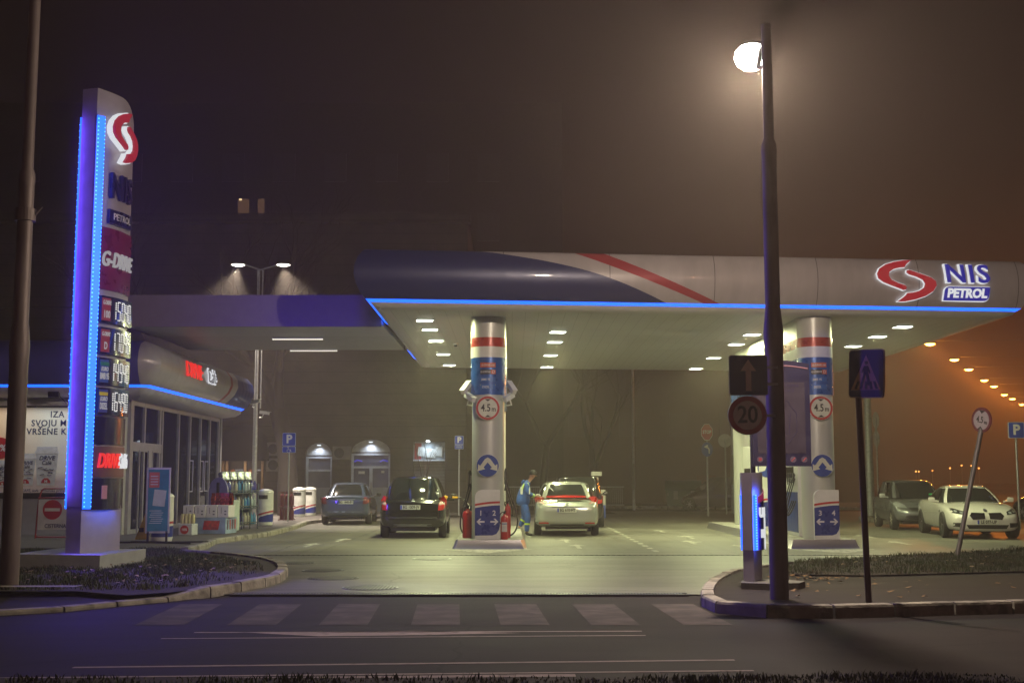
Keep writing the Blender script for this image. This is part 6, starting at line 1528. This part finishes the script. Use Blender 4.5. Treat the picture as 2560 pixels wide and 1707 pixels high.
pole(1585, 900, 1270, 62, .07, 'thin pole with torn posters in the fog right of the silver car', (1.0, 2.3)); pole(1836, 900, 1260, 56, .13, 'pale thick pole with pasted posters right of the STOP sign', (1.3, 2.6))
pole(2178, 860, 1300, 48, .16, 'thick fogged pole just right of the zebra crossing sign post')
# low wall of air/water unit
a = D(1497, 1255, 44); t = thing('service_unit', 'white and blue service unit with a small top sign behind the silver car', 'service unit', (a.x, 44, 0))
MB().box((0, 0, .68), (.45, .4, .95), bev=.03).build('cabinet', M('unit_grey', (.42, .41, .38), .5), t); MB().box((0, -.205, .40), (.44, .01, .45)).build('blue_panel', BLUE, t); MB().box((-.06, 0, 1.35), (.1, .1, .5)).build('neck', M('unit_grey'), t); MB().box((-.08, 0, 1.72), (.38, .2, .15), bev=.02).build('top_sign', M('unit_grey'), t)

# ------------------------------------------------------------------ sodium street lamps
SOD = (1, .28, .035); ES = EM('sodium_glass', (1, .50, .10), 22)
pts = [(2325, 862), (2386, 901), (2422, 925), (2461, 952), (2485, 967), (2511, 988), (2531, 998), (2555, 1012)]
for i, (px, py) in enumerate(pts):
    x, y = G(px, py, 9.5); t = thing('sodium_street_lamp', 'orange sodium street lamp, %s in the receding row from the canopy' % ('first and nearest', 'second', 'third', 'fourth', 'fifth', 'sixth', 'seventh', 'eighth and farthest')[i], 'street lamp', (x, y, 0), 0, 'row of sodium street lamps')
    MB().tube([(13.2, 0, 0), (13.2, 0, 10.6)], [.12, .08], 8).tube([(13.2, 0, 10.4), (6, 0, 9.8), (.0, 0, 9.75)], .02, 5).build('pole', GALV, t, smooth=60)
    MB().box((.0, 0, 9.62), (.7, .3, .12), bev=.04).build('lamp_head', DARKM, t); MB().lathe([(.30, 0), (.22, -.08), (0, -.12)], 16, c=(0, 0, 9.56)).build('lamp_glass', ES, t)
    lamp('POINT', 'light', (0, 0, 9.2), 1500, SOD, t, soft=.25)
for i, (px, py) in enumerate([(2125, 1222), (2135, 1215), (2122, 1203), (2152, 1210), (2160, 1217), (2290, 1178), (2297, 1178), (2331, 1176), (2375, 1170), (2404, 1163), (2428, 1164), (2434, 1167), (2447, 1170), (2105, 1205)]):
    p = D(px, py, 150+8*(i % 4)); t = thing('distant_lamp', 'tiny orange light on a post in the fog at the horizon', 'lamp', (p.x, p.y, 0), 0, 'tiny orange lights at the horizon')
    MB().cyl((0, 0, 0), (0, 0, p.z-.1), .05, n=6).build('post', GALV, t); MB().lathe([(0, -.11), (.09, -.05), (.11, 0), (.09, .05), (0, .11)], 10, c=(0, 0, p.z)).build('globe', EM('tiny_orange', (1, .40, .08), 5), t); t.scale = (1, 1, 1)
# street lamps on the near side of the road, beside the viewpoint
for x, y, pw, lab in ((13, 3, 330, 'sodium street lamp on the near verge to the right of the viewpoint'), (-15, 5, 260, 'sodium street lamp on the near verge to the left of the viewpoint')):
    t = thing('sodium_street_lamp', lab, 'street lamp', (x, y, 0)); MB().tube([(0, -1.6, 0), (0, -1.6, 8), (0, -1, 9), (0, 0, 9.3)], [.12, .09, .06, .05], 8).build('pole', GALV, t, smooth=60)
    MB().box((0, 0, 9.32), (.3, .7, .12), bev=.04).build('lamp_head', DARKM, t); MB().lathe([(.2, 0), (.15, -.08), (0, -.1)], 16, c=(0, 0, 9.26)).build('lamp_glass', ES, t); lamp('POINT', 'light', (0, 0, 8.9), pw, (1, .46, .28), t, soft=.2)
# ------------------------------------------------------------------ fog
hz = MB().box((0, 100, 12.2), (300, 240, 26.5)).build('haze', None); hz['kind'] = 'stuff'; tag(hz, 'thin night fog filling the whole scene', 'haze')
m = bpy.data.materials.new('haze_volume'); m.use_nodes = True; nt = m.node_tree; nt.nodes.remove(nt.nodes['Principled BSDF']); pv = nt.nodes.new('ShaderNodeVolumePrincipled')
pv.inputs['Color'].default_value = (.93, .82, .73, 1); pv.inputs['Density'].default_value = .0031; pv.inputs['Anisotropy'].default_value = .35
nt.links.new(pv.outputs[0], nt.nodes['Material Output'].inputs['Volume']); hz.data.materials.append(m)
